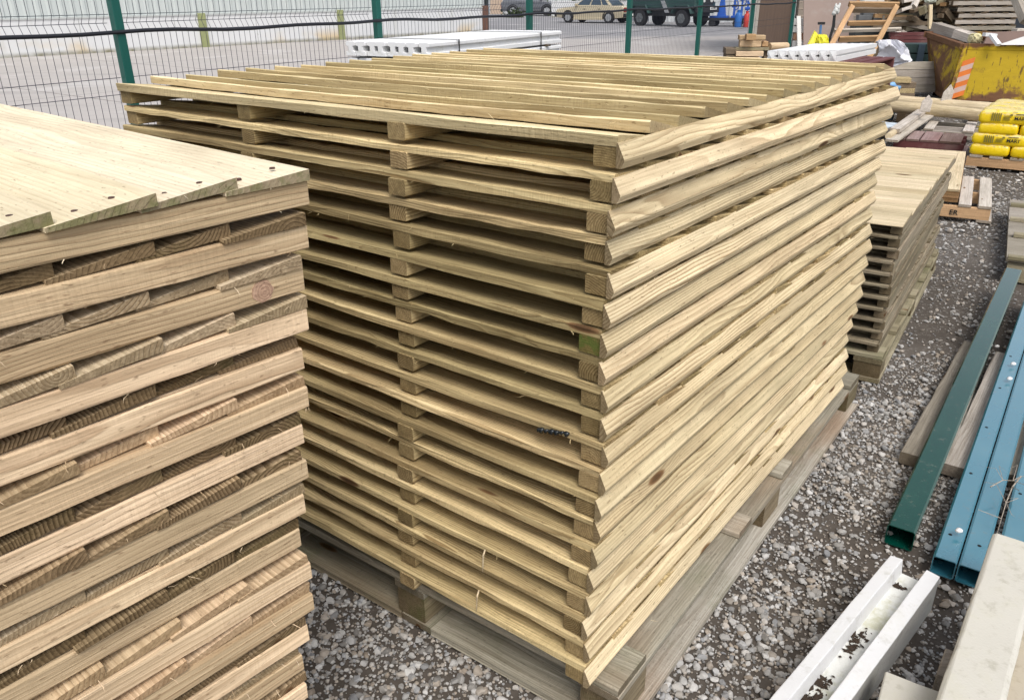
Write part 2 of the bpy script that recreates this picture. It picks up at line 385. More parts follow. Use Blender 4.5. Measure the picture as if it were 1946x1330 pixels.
# ------------------------------------------------------------------ near-left stack
RHL = .034
M_nail = plain('rusty_nail', (.07, .032, .022), .7, var=.4, scale=80)
LROWS_Y = [345, 428, 512, 588, 662, 740, 803, 873, 937, 1006, 1068, 1137, 1198, 1257, 1306]
LROWS_X = [583, 582, 575, 582, 573, 583, 573, 581, 576, 568, 588, 594, 585, 575, 582]
LSP = {1: 'topmost panel of the near left stack, its pale overlapping boards edged with green algae',
       3: 'third panel down the near left stack, with a big round purple knot',
       5: 'fifth fence panel down the near left stack, with deep shadow under ragged board ends',
       11: 'fence panel with splintered reddish knot in its rail end, eleventh down the near left stack'}
W_algae = wood('algae_board', (.80, .69, .51), (.55, .41, .26), (.76, .69, .50), (.66, .585, .40), .5, knots=.2, endc=.42, contrast=.55, var=.06, moss=.05, fuzz=.25, streak=.35, mossend=.45, spacing=.0075)
M_knot = wood('knot_wood', (.46, .31, .22), (.22, .125, .09), (.46, .31, .22), (.34, .22, .15), .5, knots=.0, spacing=.004, contrast=1.0)
W_leftend = wood('dark_board', (.46, .35, .22), (.13, .085, .04), (.46, .35, .22), (.28, .20, .105), .6, knots=.15, endc=.55, contrast=1.4, moss=.14, fuzz=.9)
for i in range(21):
    k = i+1; z = 1.345 - PITCH_M*i
    if i < 15: px, py = LROWS_X[i], LROWS_Y[i]; o = G(px, py, z); last = o
    else: o = Vector((last.x-.004*(i-14), last.y-.004*(i-14), z))
    # keep the stack close to plumb: the measured corner moves along the line of sight to a steady depth
    yd = 1.076 - .0055*i
    if i < 15: s = AT(px, py, yd); o = Vector((s.x, s.y, z))
    yaw = 228.2 + random.uniform(-.5, .5)
    lab = LSP.get(k, 'pale fence panel with sawn front rail, %s from top of the near left stack' % ORD[k])
    t = thing('fence_panel', lab, 'fence panel', (o.x, o.y, z-RHL), yaw, 'fence panels in the near left stack')
    # local x runs along the rail (towards the left of the picture), local -y runs away along the boards
    mb2 = MB(); n = 17; pt = .1065
    for j in range(n):
        w = pt+.018; x0 = j*pt + random.uniform(-.005, .005) - (.0 if j else .002); tt = random.uniform(.0150, .0182) if k > 1 else .0150; t0 = .006
        lift = 0 if j == 0 else t0*1.05
        a = random.uniform(-.004, .007) + (.0 if k > 1 else .003)
        if k > 1: a -= random.uniform(0, .010)
        mb2.sweep(Vector((x0, a, RHL+.0003)), -Y3, X3, Z, 1.83+a, [(0, lift), (0, lift+tt), (w, t0), (w, .0003)], n=22, amp=.0022 if k > 1 else .0012, end=1.0, bow=random.uniform(-.001, .002), fr=6.0)
    def fs(): return Vector((random.uniform(0, 1.0), .002, RHL+random.choice((-.032, .0, .012)))), Vector((random.uniform(-1, 1), 1, -.1))
    splinters(mb2, 26, fs)
    mb2.build('boarding', W_algae if k == 1 else ((W_leftend, W_leftb, W_leftend, W_left)[(k*3+k//4) % 4]), t, local=True)
    if k == 1:
        for j in range(6):
            for dx in (.030, .082):
                for yy in (-.028,):
                    zz_ = RHL + .0150 + .0062 - dx*.1165 + .0006; x_ = j*pt+dx+random.uniform(-.006, .006); y_ = yy+random.uniform(-.006, .006)
                    nb_ = MB(); nb_.tube([(x_, y_, zz_-.002), (x_, y_, zz_)], [.0042, .0036], 10); nb_.build('nail_head', M_nail, t, local=True)
    for q, yy in enumerate((-.0455, -.92, -1.79)):
        m = MB(); sft = random.uniform(-.003, .003) if q else 0
        m.plank(Vector((sft-.001, yy, 0)), X3, Y3, Z, 1.83, .045, RHL, n=40, amp=.0020 if q == 0 else 0, ch=.0022, fr=14.0, bow=random.uniform(-.002, .0025) if k > 1 else 0, bowy=random.uniform(-.002, .003))
        m.build('rail', W_left, t, local=True)
    for kk, xx, ww, hh in ((3, .066, .032, .031),):
        if kk == k:
            m = MB(); nn = 14; yy = .0012
            ring = [Vector((xx+ww*.5*math.cos(2*math.pi*q/nn), yy-.0015, RHL/2+hh*.5*math.sin(2*math.pi*q/nn))) for q in range(nn)]
            m.sweep(Vector((xx, -.002, RHL/2)), Y3, X3, Z, .0027, [(ww*.5*math.cos(2*math.pi*q/nn)*(1+.10*math.sin(3*q)), hh*.5*math.sin(2*math.pi*q/nn)*(1-.05*math.cos(2*q))) for q in range(nn)], n=1, shift=(random.random()*9, .002, .003), end=0)
            m.build('knot', M_knot, t, local=True, smooth=False)

# ------------------------------------------------------------------ pallets
def pallet(name, label, cat, o, yaw, L, Wd, decks, mats, top=.155, group=None, nb=(3, 3), bw=.095, deckh=.022, base=True, jit=.006, tops_over=.0, blockh=None, inset=0.0, upper=0.0):
    """o: near right corner on the ground; x runs along the stringer boards, y to the left along the deck boards"""
    t = thing(name, label, cat, o, yaw, group)
    mdeck, mblock = mats
    bh = blockh or (top - .022*2 - deckh - .001)
    xs = [(L-bw)*i/(nb[0]-1) for i in range(nb[0])]; ys = [(Wd-bw)*i/(nb[1]-1) for i in range(nb[1])]
    if base:
        for y in ys:
            MB().plank(V(0, y, .001), X3, Y3, Z, L, bw, .021, n=6, amp=.0015).build('bottom_board', mdeck, t, local=True)
        for x in (xs[0], xs[-1]):
            for a, b in zip(ys[:-1], ys[1:]):
                MB().plank(V(x, a+bw+.002, .0015), Y3, -X3, Z, b-a-bw-.004, -bw, .02, n=4, amp=.0015).build('bottom_board', mdeck, t, local=True)
    for x in xs:
        for y in ys:
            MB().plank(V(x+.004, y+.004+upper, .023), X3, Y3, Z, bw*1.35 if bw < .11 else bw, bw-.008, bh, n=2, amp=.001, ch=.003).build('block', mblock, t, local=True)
    for y in ys:
        MB().plank(V(0, y+upper, .0235+bh), X3, Y3, Z, L, bw, .021, n=8, amp=.0015).build('stringer_board', mdeck, t, local=True)
    for (x, w) in decks:
        a = random.uniform(-jit, jit) + (inset if x > .01 else 0)
        MB().plank(V(x+w, a+upper, top-deckh), Y3, -X3, Z, Wd+random.uniform(-jit, jit), w, deckh, n=10, amp=.0025, ch=.004).build('deck_board', mdeck, t, local=True)
    return t

MP = 53.6; pa, pb = dirv(MP), dirv(MP+90)
pc = G(1190, 1318, .15); po = Vector((pc.x, pc.y, 0)) - pa*.004
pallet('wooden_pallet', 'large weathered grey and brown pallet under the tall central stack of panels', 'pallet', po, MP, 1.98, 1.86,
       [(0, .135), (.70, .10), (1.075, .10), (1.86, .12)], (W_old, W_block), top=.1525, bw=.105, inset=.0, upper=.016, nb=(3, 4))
pallet('wooden_pallet', 'weathered pallet underneath the near left stack of pale panels', 'pallet', Vector((last.x-.02, last.y-.02, 0)) - dirv(46)*1.8 , 46, 1.8, 1.78,
       [(0, .1), (.4, .1), (.85, .1), (1.3, .1), (1.7, .1)], (W_old, W_block), top=1.345-PITCH_M*20-RH-.001)

# ------------------------------------------------------------------ second stack on the right
W_stale = wood('stale_sawn_board', (.40, .345, .255), (.17, .13, .085), (.36, .315, .235), (.17, .14, .09), .65, knots=.2, moss=.12, contrast=1.0, fuzz=1.0)
s2o = V(1.583, 3.14, 0); S2 = 57.0
N2 = 11; p2 = .0525; zb = .135
for i in range(N2):
    k = i+1; z = zb + p2*(N2-1-i)
    lab = 'square-edged fence panel, %s from top of the low stack beside the path' % ORD[k]
    if k == 1: lab = 'topmost panel of the low right stack, a smooth deck of fresh pale boards'
    if k == N2: lab = 'darkened lowest panel of the low right stack, resting on mossy blocks'
    yw = S2 + random.uniform(-.6, .6)
    off = dirv(S2)*random.uniform(-.012, .012) + dirv(S2+90)*random.uniform(-.006, .006)
    t = thing('fence_panel', lab, 'fence panel', (s2o.x+off.x, s2o.y+off.y, z), yw, 'fence panels in the low right stack')
    feather_boards(t, 16, .1143, 0.0, .004 if k > 1 else -.004, 1.75, jit=.003, nseg=10, amp=.0028, t1=.0125, t0=.0045, zoff=.037, flip=(k == 1), overs=.010).build('boarding', W_pale if k == 1 else W_stale, t, local=True)
    for y in (-.003, .6, 1.15, 1.68):
        MB().plank(V(random.uniform(.02, .03) if y < .01 else random.uniform(-.004, .006), y, 0), X3, Y3, Z, 1.80, .045, .037, n=4, amp=.001).build('rail', W_stale, t, local=True)
pallet('wooden_pallet', 'mossy dark pallet under the low right stack of panels', 'pallet', s2o + dirv(S2)*(-.01) + dirv(S2+90)*(-.03), S2, 1.86, 1.8,
       [(0, .11), (.33, .1), (.62, .1), (.9, .1), (1.2, .1), (1.5, .1), (1.74, .11)], (W_moss, W_block), top=zb-.001, bw=.12)

# ------------------------------------------------------------------ steel posts, bearers, concrete in the foreground
def steel(name, c, rough=.22, ior=1.9):
    t = NT(name); o = t.obj(); n = t.noise(o, 5.0, 4.0)
    k = t.mix(t.math('MULTIPLY', t.ss(n, .45, .75), .35), c, (c[0]*2+.01, c[1]*1.25+.01, c[2]*1.15+.01))
    sc = t.noise(t.vm('MULTIPLY', o, (14., 14., 60.)), 1.0, 5.0, .7); k = t.mix(t.math('MULTIPLY', t.ss(sc, .58, .78), .18), k, (.13, .16, .16))
    d = t.noise(o, 40.0, 4.0, .7); k = t.mix(t.math('MULTIPLY', t.ss(d, .58, .72), .4), k, (.16, .15, .12))
    t.set(k, t.mr(n, .3, .7, rough, rough+.14), .0, spec=.5)
    t.b.inputs['Coat Weight'].default_value = 1.0; t.b.inputs['Coat Roughness'].default_value = .06; t.b.inputs['Coat IOR'].default_value = ior
    t.b.inputs['IOR'].default_value = ior
    return t.m
M_green = steel('dark_green_gloss_paint', (.0012, .046, .032), .14, 1.34)
M_sky_tint = steel('green_paint_sky_tint', (.036, .175, .24), .22, 1.85)  # blue-teal base colour stands in for sky reflected on green paint
M_hole = plain('hole_dark', (.004, .006, .006), .9)

def box_post(label, a, b, w, h, mat, holes=(), roll=0.0, group='steel posts lying on timber bearers', wall=.003, fit=None):
    a = Vector(a); b = Vector(b); ax = (b-a).normalized(); ay = Z.cross(ax).normalized(); az = ax.cross(ay)
    if roll: q = Matrix.Rotation(R(roll), 3, ax); ay = q @ ay; az = q @ az
    mid = (a+b)/2
    t = thing('steel_post', label, 'steel post', (a.x, a.y, a.z-h/2), 0, group)
    L = (b-a).length; m = MB(); c = .006
    def loop(ww, hh, cc): return [(-ww/2+cc, -hh/2), (ww/2-cc, -hh/2), (ww/2, -hh/2+cc), (ww/2, hh/2-cc), (ww/2-cc, hh/2), (-ww/2+cc, hh/2), (-ww/2, hh/2-cc), (-ww/2, -hh/2+cc)]
    P = loop(w, h, c); Q = loop(w-2*wall, h-2*wall, c*.6); n = 8; vs = []
    for pr, s in ((P, 0), (P, L), (Q, 0), (Q, L)):
        vs += [a + ax*s + ay*y + az*z for y, z in pr]
    fs = []
    for i in range(n):
        j = (i+1) % n
        fs += [(i, j, j+n, i+n), (2*n+j, 2*n+i, 3*n+i, 3*n+j), (j, i, 2*n+i, 2*n+j), (i+n, j+n, 3*n+j, 3*n+i)]
    m.add(vs, fs); m.build('tube', mat, t, fix=True)
    for (s, y) in holes:
        hb = MB(); cc = a + ax*s + ay*y + az*(h/2+.0004)
        hb.add([cc + (ax*math.cos(q*math.pi/6)+ay*math.sin(q*math.pi/6))*.0055 for q in range(12)] + [cc - az*.001 + (ax*math.cos(q*math.pi/6)+ay*math.sin(q*math.pi/6))*.0055 for q in range(12)],
               [tuple(range(12))] + [(q, q+12, (q+1) % 12+12, (q+1) % 12) for q in range(12)])
        hb.build('bolt_hole', M_hole, t, fix=False)
    return t
PD = dirv(54.2); PN = dirv(-35.8)            # along the posts, and to the right of them
box_post('dark green box-section post with an open square end, leftmost of the posts on the bearers', V(1.184, 1.992, .039), V(2.775, 4.185, .130), .080, .072, M_green)
B0 = G(1799, 1052, .09); B0.z = .058
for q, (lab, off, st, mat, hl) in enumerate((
        ('steel post painted with blue-teal sky reflection, row of bolt holes, beside the dark green post', 0.0, 0.0, M_sky_tint, ((.13, .008), (.52, .008), (.88, .008), (1.25, .008), (1.6, .008))),
        ('steel post painted with blue-teal sky reflection, tight against the right of the holed sky-tinted post', .0665, .0, M_sky_tint, ((.12, -.005),)),
        ('green steel post painted with teal sky reflection, half hidden behind the concrete slab end', .150, .03, M_sky_tint, ((.10, 0.0), (.45, .01), (.8, .01))),
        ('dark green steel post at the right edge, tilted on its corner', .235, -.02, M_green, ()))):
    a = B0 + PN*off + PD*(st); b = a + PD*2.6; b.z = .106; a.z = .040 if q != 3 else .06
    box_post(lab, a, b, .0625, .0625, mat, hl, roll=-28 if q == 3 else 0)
def bearer(label, n0, n1, f0, h, mat=None):
    n0 = Vector(n0); n1 = Vector(n1); f0 = Vector(f0); ax = (f0-n0).normalized(); w = (n1-n0).length
    ay = Z.cross(ax)
    t = MB(); t.plank(Vector((n0.x, n0.y, 0.001)), ax, -ay, Z, (f0-n0).length, w, h-.001, n=12, amp=.003, ch=.004)
    return tag(t.build('timber_bearer', mat or W_grey), label, 'timber bearer', 'timber bearers under the steel posts')
bearer('split grey timber bearer under the dark green post, on its left side', V(1.405, 2.48, 0), V(1.480, 2.426, 0), V(2.151, 3.472, 0), .048)
bearer('cracked timber bearer between the green post and the blue posts', V(1.522, 2.405, 0), V(1.594, 2.355, 0), V(2.237, 3.352, 0), .046)
bearer('timber bearer hidden under the middle of the blue posts', V(1.70, 2.34, 0), V(1.75, 2.30, 0), V(2.40, 3.30, 0), .046)

def conc(name, c, var=.08, green=.3, spots=.3, bump=.25):
    t = NT(name); o = t.obj()
    n = t.noise(o, 9.0, 6.0, .6); k = t.mix(n, tuple(x*(1-var) for x in c), tuple(min(.9, x*(1+var)) for x in c))
    k = t.mix(t.math('MULTIPLY', t.ss(t.noise(o, 22.0, 6.0, .7), .52, .72), spots), k, (c[0]*.55, c[1]*.53, c[2]*.45))
    k = t.mix(t.math('MULTIPLY', t.ss(t.noise(o, 9.0, 6.0, .7), .5, .68), green), k, (.36, .35, .16))
    pit = t.noise(o, 160.0, 3.0, .6); k = t.mix(t.math('MULTIPLY', t.ss(pit, .68, .76), .5), k, (c[0]*.4, c[1]*.4, c[2]*.38))
    return t.set(k, .85, bump=t.math('ADD', pit, t.math('MULTIPLY', n, 2.0)), bstr=bump, bdist=.003, spec=.25)
M_wconc = conc('white_concrete', (.68, .685, .69), green=.12, spots=.42)
M_groove = conc('stained_white_concrete', (.66, .66, .62), green=.55, spots=.5)
M_beige = conc('beige_concrete', (.53, .51, .45), green=.12, spots=.5)
M_gconc = conc('grey_concrete', (.60, .59, .56), green=.05, spots=.3)
M_soil = plain('leaf_litter', (.045, .030, .020), .95, var=.5, scale=50, bump=.5)

# slotted concrete post, cut by the lower edge of the picture
e = G(1739, 1073, .13); d = (G(1612, 1330, .13)-G(1788, 1088, .13)).normalized(); d.z = 0; d.normalize(); nrm = Vector((-d.y, d.x, 0))
if nrm.dot(Vector((1, -1, 0))) < 0: nrm = -nrm
t = thing('concrete_post', 'white slotted concrete post lying on the gravel with leaf litter in its groove', 'concrete post', (e.x, e.y, 0))
hw = .066; pr = [(-hw, .012), (hw, .012), (hw, .128), (.030, .132), (.025, .085), (-.027, .085), (-.032, .132), (-hw, .128)]
m = MB(); m.sweep(V(e.x, e.y, 0), d, nrm, Z, 1.6, pr, n=24, amp=.0014, fr=14)
for i_ in range(24): m.mi[i_*8+1] = 1; m.mi[i_*8+7] = 1
m.build('shaft', [M_wconc, conc('raw_grey_concrete', (.36, .36, .35), var=.2, green=.15, spots=.6, bump=.6)], t, bevel=.003, seg=2)
m = MB(); m.plank(V(e.x, e.y, .0848)+nrm*-.0268, d, nrm, Z, 1.58, .0516, .0012, n=30, amp=.0006, ch=.0003); m.build('groove_lining', M_groove, t)
m = MB()
for s0, s1 in ((.055, .075), (.30, .40), (.50, .56), (.57, .63), (.70, .95)):
    for _ in range(int((s1-s0)*900)):
        c = V(e.x, e.y, .0865) + d*random.gauss((s0+s1)/2, (s1-s0)*.32) + nrm*random.gauss(-.008, .009); s = random.choice((.002, .003, .005, .009, .012))*random.uniform(.7, 1.2)
        c += nrm*(-.004)
        u = Vector((random.uniform(-1, 1), random.uniform(-1, 1), random.uniform(-.25, .4))).normalized(); w = u.cross(Z).normalized()
        m.add([c-u*s, c-w*s*.45+Z*.002, c+u*s+Z*.003, c+w*s*.45+Z*.001, c+Z*.005], [(0, 1, 4), (1, 2, 4), (2, 3, 4), (3, 0, 4), (3, 2, 1, 0)])
lm = m.build('leaf_litter', M_soil, None, fix=False); lm['kind'] = 'stuff'; tag(lm, 'dark leaf litter lying in the groove of the white concrete post', 'leaf litter')
# beige slab on the right
a0 = G(1888, 1010, .25); dd = (G(1778, 1330, .25)-a0); dd.z = 0; dd.normalize(); nn = Vector((-dd.y, dd.x, 0))
if nn.dot(Vector((1, -1, 0))) < 0: nn = -nn
m = MB(); m.sweep(a0-Z*.06, dd, nn, Z, 1.5, [(0, 0), (.115, 0), (.115, .052), (.106, .0595), (.008, .060), (0, .053)], n=20, amp=.0022, fr=16)
tag(m.build('concrete_slab', M_beige, bevel=.002), 'long beige concrete gravel board lying over the ends of the sky-tinted posts', 'concrete slab')
m = MB(); m.sweep(a0-Z*.125+nn*.055-dd*-.16, dd, nn, Z, 1.4, [(0, 0), (.15, 0), (.15, .064), (0, .064)], n=12, amp=.003, fr=12)
tag(m.build('concrete_slab', conc('brown_concrete', (.42, .37, .29), green=.1, spots=.5), bevel=.003), 'brownish concrete slab underneath the long beige gravel board', 'concrete slab')
for q in range(2):
    m = MB(); c = a0 + dd*(.42+.55*q) + nn*.10; c.z = .062; m.box(c, (.10, .24, .124), math.degrees(math.atan2(dd.y, dd.x)))
    tag(m.build('timber_block', W_grey, bevel=.003), 'short timber block propping up the concrete slabs, %s' % ('nearer the blue posts' if q == 0 else 'at the bottom edge'), 'timber block', 'props under the concrete slabs')
c0 = G(1683, 1273, .15); c1 = G(1786, 1312, .15); u = (c1-c0).normalized(); w = Vector((u.y, -u.x, 0))
if w.y > 0: w = -w
m = MB(); m.sweep(c0-Z*.05, u, w, Z, .26, [(0, 0), (0, .05), (.35, .05), (.35, 0)], n=4, amp=.002)
tag(m.build('concrete_slab', M_beige, bevel=.003), 'small square beige slab beside the white slotted post at the bottom edge', 'concrete slab')
m = MB(); cc = c0 + u*.16 + w*.16; m.box((cc.x, cc.y, .05), (.2, .24, .098), math.degrees(math.atan2(u.y, u.x)))
tag(m.build('timber_block', W_grey, bevel=.003), 'timber block under the small square beige slab', 'timber block', 'props under the concrete slabs')
# twig and pebbles on the posts
def twig(lab, pts, r0):
    m = MB(); n = len(pts); m.tube(pts, [r0*(1-.75*i/(n-1)) for i in range(n)], 5)
    for _ in range(5):
        i = random.randrange(1, n-1); p = Vector(pts[i]); q = p + Vector((random.uniform(-.07, .07), random.uniform(-.07, .07), random.uniform(0, .03))); qq = q + Vector((random.uniform(-.03, .03), random.uniform(-.03, .03), -.01))
        m.tube([p, q, qq], [r0*.45, r0*.3, r0*.12], 4)
    return m.build('twig', W_grey)
b0 = G(1905, 905, .12); tw = [b0, G(1890, 960, .135), G(1922, 925, .14), G(1945, 915, .14), G(1925, 955, .13), G(1905, 990, .125), G(1897, 1012, .122)]
tag(twig('', [G(1882, 925, .128), G(1906, 912, .135), G(1925, 913, .14), G(1938, 905, .14)], .0022), 'thin curling dry twig resting across the blue posts', 'twig', 'dry twigs on the posts')
tag(twig('', [G(1940, 905, .14), G(1924, 925, .138), G(1912, 955, .133), G(1903, 985, .128), G(1893, 1020, .124)], .0028), 'forked pale dry twig pointing down toward the beige slab', 'twig', 'dry twigs on the posts')
# ================================================================== mesh fence
FP = Vector((-2.65, 5.83, 0)); FD = dirv(55.1); FN = dirv(-34.9); FS = 2.525
M_fence = plain('green_fence_paint', (.004, .085, .068), .32, var=.1, spec=.5)
M_wire = plain('dark_wire_paint', (.03, .035, .055), .45, spec=.5)
fence = thing('mesh_fence', 'green mesh fence with square posts and creased wire panels between the two yards', 'fence', FP)
prof = [(2.05, 0), (1.98, 0), (1.94, .02), (1.90, 0), (1.475, 0), (1.42, .034), (1.36, 0), (.56, 0), (.505, .03), (.45, 0), (.04, 0)]
for k in range(-2, 7):
    base = FP + FD*(FS*k)
    if k >= -1 or True:
        m = MB(); m.box(base+Z*1.05+FN*.0, (.062, .062, 2.1), 55.1); m.box(base+Z*2.105, (.068, .068, .012), 55.1)
        m.build('post', M_fence, fence, bevel=.004)
    if k == 6: continue
    m = MB(); nw = 48; near = k < 3; off = FN*-.036
    def wire(pts, rad):
        n = 3; vs = []; fs = []
        t = (Vector(pts[-1])-Vector(pts[0])).normalized(); u = FN if abs(t.z) > .5 else Z; w = t.cross(u)
        for p in pts:
            for q in range(n):
                an = 2*math.pi*q/n+.5; vs.append(Vector(p) + (u*math.cos(an)+w*math.sin(an))*rad)
        for i in range(len(pts)-1):
            for q in range(n): fs.append((i*n+q, i*n+(q+1) % n, (i+1)*n+(q+1) % n, (i+1)*n+q))
        m.add(vs, fs)
    for i in range(nw+1):
        p = base + FD*(.06 + (FS-.12)*i/nw) + off
        wire([p + Z*z + FN*(-e) + FD*(e*.0) for z, e in prof], .0021)
    for z, e in ((2.0, 0), (1.94, .02), (1.475, 0), (1.42, .034), (1.36, 0), (1.07, 0), (.96, 0), (.56, 0), (.505, .022), (.45, 0), (.1, 0)):
        wire([base + FD*.03 + off + Z*z - FN*(e+.003), base + FD*(FS-.03) + off + Z*z - FN*(e+.003)], .0024)
    m.build('mesh_panel', M_wire, fence, fix=False)
m = MB(); pts = []
for i in range(90):
    s = -2*FS + i*(8*FS/89); ph = (s/FS) % 1
    pts.append(FP + FD*s + FN*.034 + Z*(1.365 - .012*math.sin(math.pi*ph)**2 + .006*math.sin(s*5.1)))
m.tube(pts, .013, 8)
tag(m.build('cable', plain('black_cable_rubber', (.012, .013, .018), .5), smooth=True), 'thick black cable tied along the mesh fence', 'cable')

# ================================================================== white shed with kick wall
def corr(mb, a, b, z0, z1, pitch=.2, depth=.035, side=1):
    a = Vector(a); b = Vector(b); d = (b-a).normalized(); n = Vector((d.y, -d.x, 0))*side; L = (b-a).length; N = int(L/pitch); vs = []; fs = []
    pr = ((0, 0), (.52, 0), (.64, 1), (.88, 1)); P = []
    for i in range(N):
        for f, h in pr: P.append(a + d*((i+f)*pitch) + n*(h*depth))
    P.append(a+d*(N*pitch))
    for p in P: vs += [p+Z*z0, p+Z*z1]
    for i in range(len(P)-1): fs.append((2*i, 2*i+2, 2*i+3, 2*i+1))
    mb.add(vs, fs); return mb
def wallmat(name, c, stain):
    t = NT(name); o = t.obj(); p = t.sep(o)
    n = t.noise(o, 1.3, 5.0, .6)
    k = t.mix(n, tuple(x*.92 for x in c), tuple(min(.95, x*1.05) for x in c))
    low = t.ss(p[2], .55, .0)
    k = t.mix(t.math('MULTIPLY', t.math('MULTIPLY', t.ss(t.noise(t.vm('MULTIPLY', o, (.55, .55, .8)), 1.0, 3.0), .50, .68), low), .8), k, stain)
    k = t.mix(t.math('MULTIPLY', t.ss(p[2], .17, .03), t.math('MULTIPLY', t.noise(o, 4.0, 4.0), 1.5)), k, (.20, .19, .13))
    k = t.mix(t.math('MULTIPLY', t.ss(t.noise(o, 7.0, 3.0, .7), .66, .72), .7), k, (.33, .32, .29))
    k = t.mix(t.math('MULTIPLY', t.ss(t.noise(t.vm('MULTIPLY', o, (2.5, 2.5, .25)), 1.0, 4.0, .6), .52, .75), .4), k, (.42, .42, .37))
    k = t.mix(t.math('MULTIPLY', t.math('LESS_THAN', t.math('FRACT', t.math('DIVIDE', p[0], 3.05)), .008), .6), k, (.2, .2, .19))
    return t.set(k, .75, spec=.2)
M_kick = wallmat('white_painted_concrete', (.60, .605, .61), (.55, .38, .14))
M_corr = plain('pale_corrugated_sheet', (.46, .495, .485), .55, var=.04, scale=.8, dirt=(.52, .54, .52), dirt_amt=.4)
M_corrw = plain('white_corrugated_sheet', (.54, .56, .57), .5, var=.05, scale=.8, dirt=(.5, .5, .49), dirt_amt=.4)
WA = G(0, 112); WB = G(921, 61.5); wd = (WB-WA).normalized(); wn = Vector((wd.y, -wd.x, 0)); wyaw = math.degrees(math.atan2(wd.y, wd.x))
WA = WA - wd*22; WL = (WB-WA).length
shed = thing('shed', 'long white corrugated shed with stained low concrete wall beyond the mesh fence', 'building', WA, wyaw)
m = MB(); c = WA + wd*(WL/2) - wn*.15; m.box(c+Z*.52, (WL, .3, 1.04), wyaw); m.build('kick_wall', M_kick, shed)
m = MB(); corr(m, WA - wn*.06, WB - wn*.06, 1.02, 6.0, pitch=.33, depth=.04); m.build('cladding', M_corr, shed, fix=False)
m = MB(); m.box(WA+wd*(WL/2)-wn*6+Z*6.2, (WL+.6, 12.4, .3), wyaw); m.build('roof', M_corrw, shed)
m = MB(); a = WB; corr(m, a, a - wn*12, 0, 6.0, pitch=.33, side=-1); m.build('end_cladding', M_corrw, shed, fix=False)
m = MB(); m.box(WA+wd*(WL/2)-wn*.02+Z*1.045, (WL, .1, .05), wyaw); m.build('sill', plain('shed_sill_grey', (.42, .44, .43), .6), shed)
M_postg = plain('algae_timber', (.25, .27, .13), .85, var=.25, scale=8)
for (px, py) in ((412, 92), (685, 78)):
    g = G(px, py); s = (g-WA).dot(wd); b = WA + wd*s + wn*.03
    m = MB(); m.box(b+Z*.54, (.26, .12, 1.10), wyaw); m.build('wall_post', M_postg, shed, bevel=.01)
m = MB(); m.box(WB+wn*.04+Z*.56, (.24, .22, 1.12), wyaw); m.build('corner_guard', plain('rusty_brown_guard', (.13, .065, .045), .7, var=.3), shed, bevel=.01)
m = MB(); m.box(WB+wd*.15+wn*.0+Z*3, (.14, .14, 6), wyaw); m.build('downpipe', plain('shed_downpipe_black', (.03, .035, .035), .5), shed)
# far corrugated hall behind the vehicles
hall = thing('hall', 'pale corrugated hall far behind the parked cars', 'building', (2, 78, 0))
m = MB(); corr(m, (-6, 80, 0), (9, 76, 0), 0, 8, pitch=.6, depth=.06); m.build('cladding', M_corrw, hall, fix=False)
m = MB(); m.box((1.5, 84, 8.2), (18, 16, .4), -15); m.build('roof', M_corrw, hall)
m = MB(); g = G(943, 33); m.box((g.x*1.12, 76.6, 3), (1.1, .3, 6), 0); m.build('door_leaf', plain('faded_tan_door', (.42, .32, .24), .7), hall)
m = MB(); m.box((1.5, 78.9, 3.2), (.1, .1, 6.4), 0); m.build('downpipe', M_corrw, hall)
hall2 = thing('workshop', 'pale corrugated workshop wall behind the truck and gas bottles', 'building', (9, 50.5, 0))
m = MB(); corr(m, (8.4, 51.6, 0), (22, 44.2, 0), 0, 7, pitch=.45, depth=.06); m.build('cladding', M_corrw, hall2, fix=False)
m = MB(); m.box((17.6, 52.5, 7.2), (16, 12, .4), -28.5); m.build('roof', M_corrw, hall2)
# hedge and low wall between the cars
def leafy(lab, name, cx, cy, z0, w, d, h, n, col_, size=.05, cat='hedge'):
    m = MB()
    for _ in range(n):
        u = RNG.normal(0, .38, 3); p = Vector((cx+u[0]*w*.5, cy+u[1]*d*.5, z0+abs(u[2]+.4)*h*.6)); s = size*random.uniform(.6, 1.4)
        a = Vector((random.uniform(-1, 1), random.uniform(-1, 1), random.uniform(-.3, .8))).normalized(); b = a.cross(Vector((random.random(), random.random(), random.random()))).normalized()
        m.add([p-a*s, p+b*s*.5, p+a*s, p-b*s*.5], [(0, 1, 2, 3)])
    return m.build(name, col_, None, fix=False)
M_leaf = plain('dull_leaf', (.06, .085, .03), .6, var=.5, scale=30)
g = G(978, 33); tag(leafy('', 'weed_clump', g.x*.97, g.y*.97, 0, 1.6, .8, .8, 500, M_leaf, .09), 'weedy clump growing at the corner of the far hall', 'weeds')
g = G(1165, 8); tag(leafy('', 'hedge', 8.0, 66, 0, 9, 1.6, 2.0, 2600, M_leaf, .13), 'dark hedge behind the gold saloon car', 'hedge')
m = MB(); m.box((5.9, 63.5, .55), (5.5, .25, 1.1), -8); tag(m.build('low_wall', M_kick), 'low pale wall in front of the hedge behind the cars', 'wall')

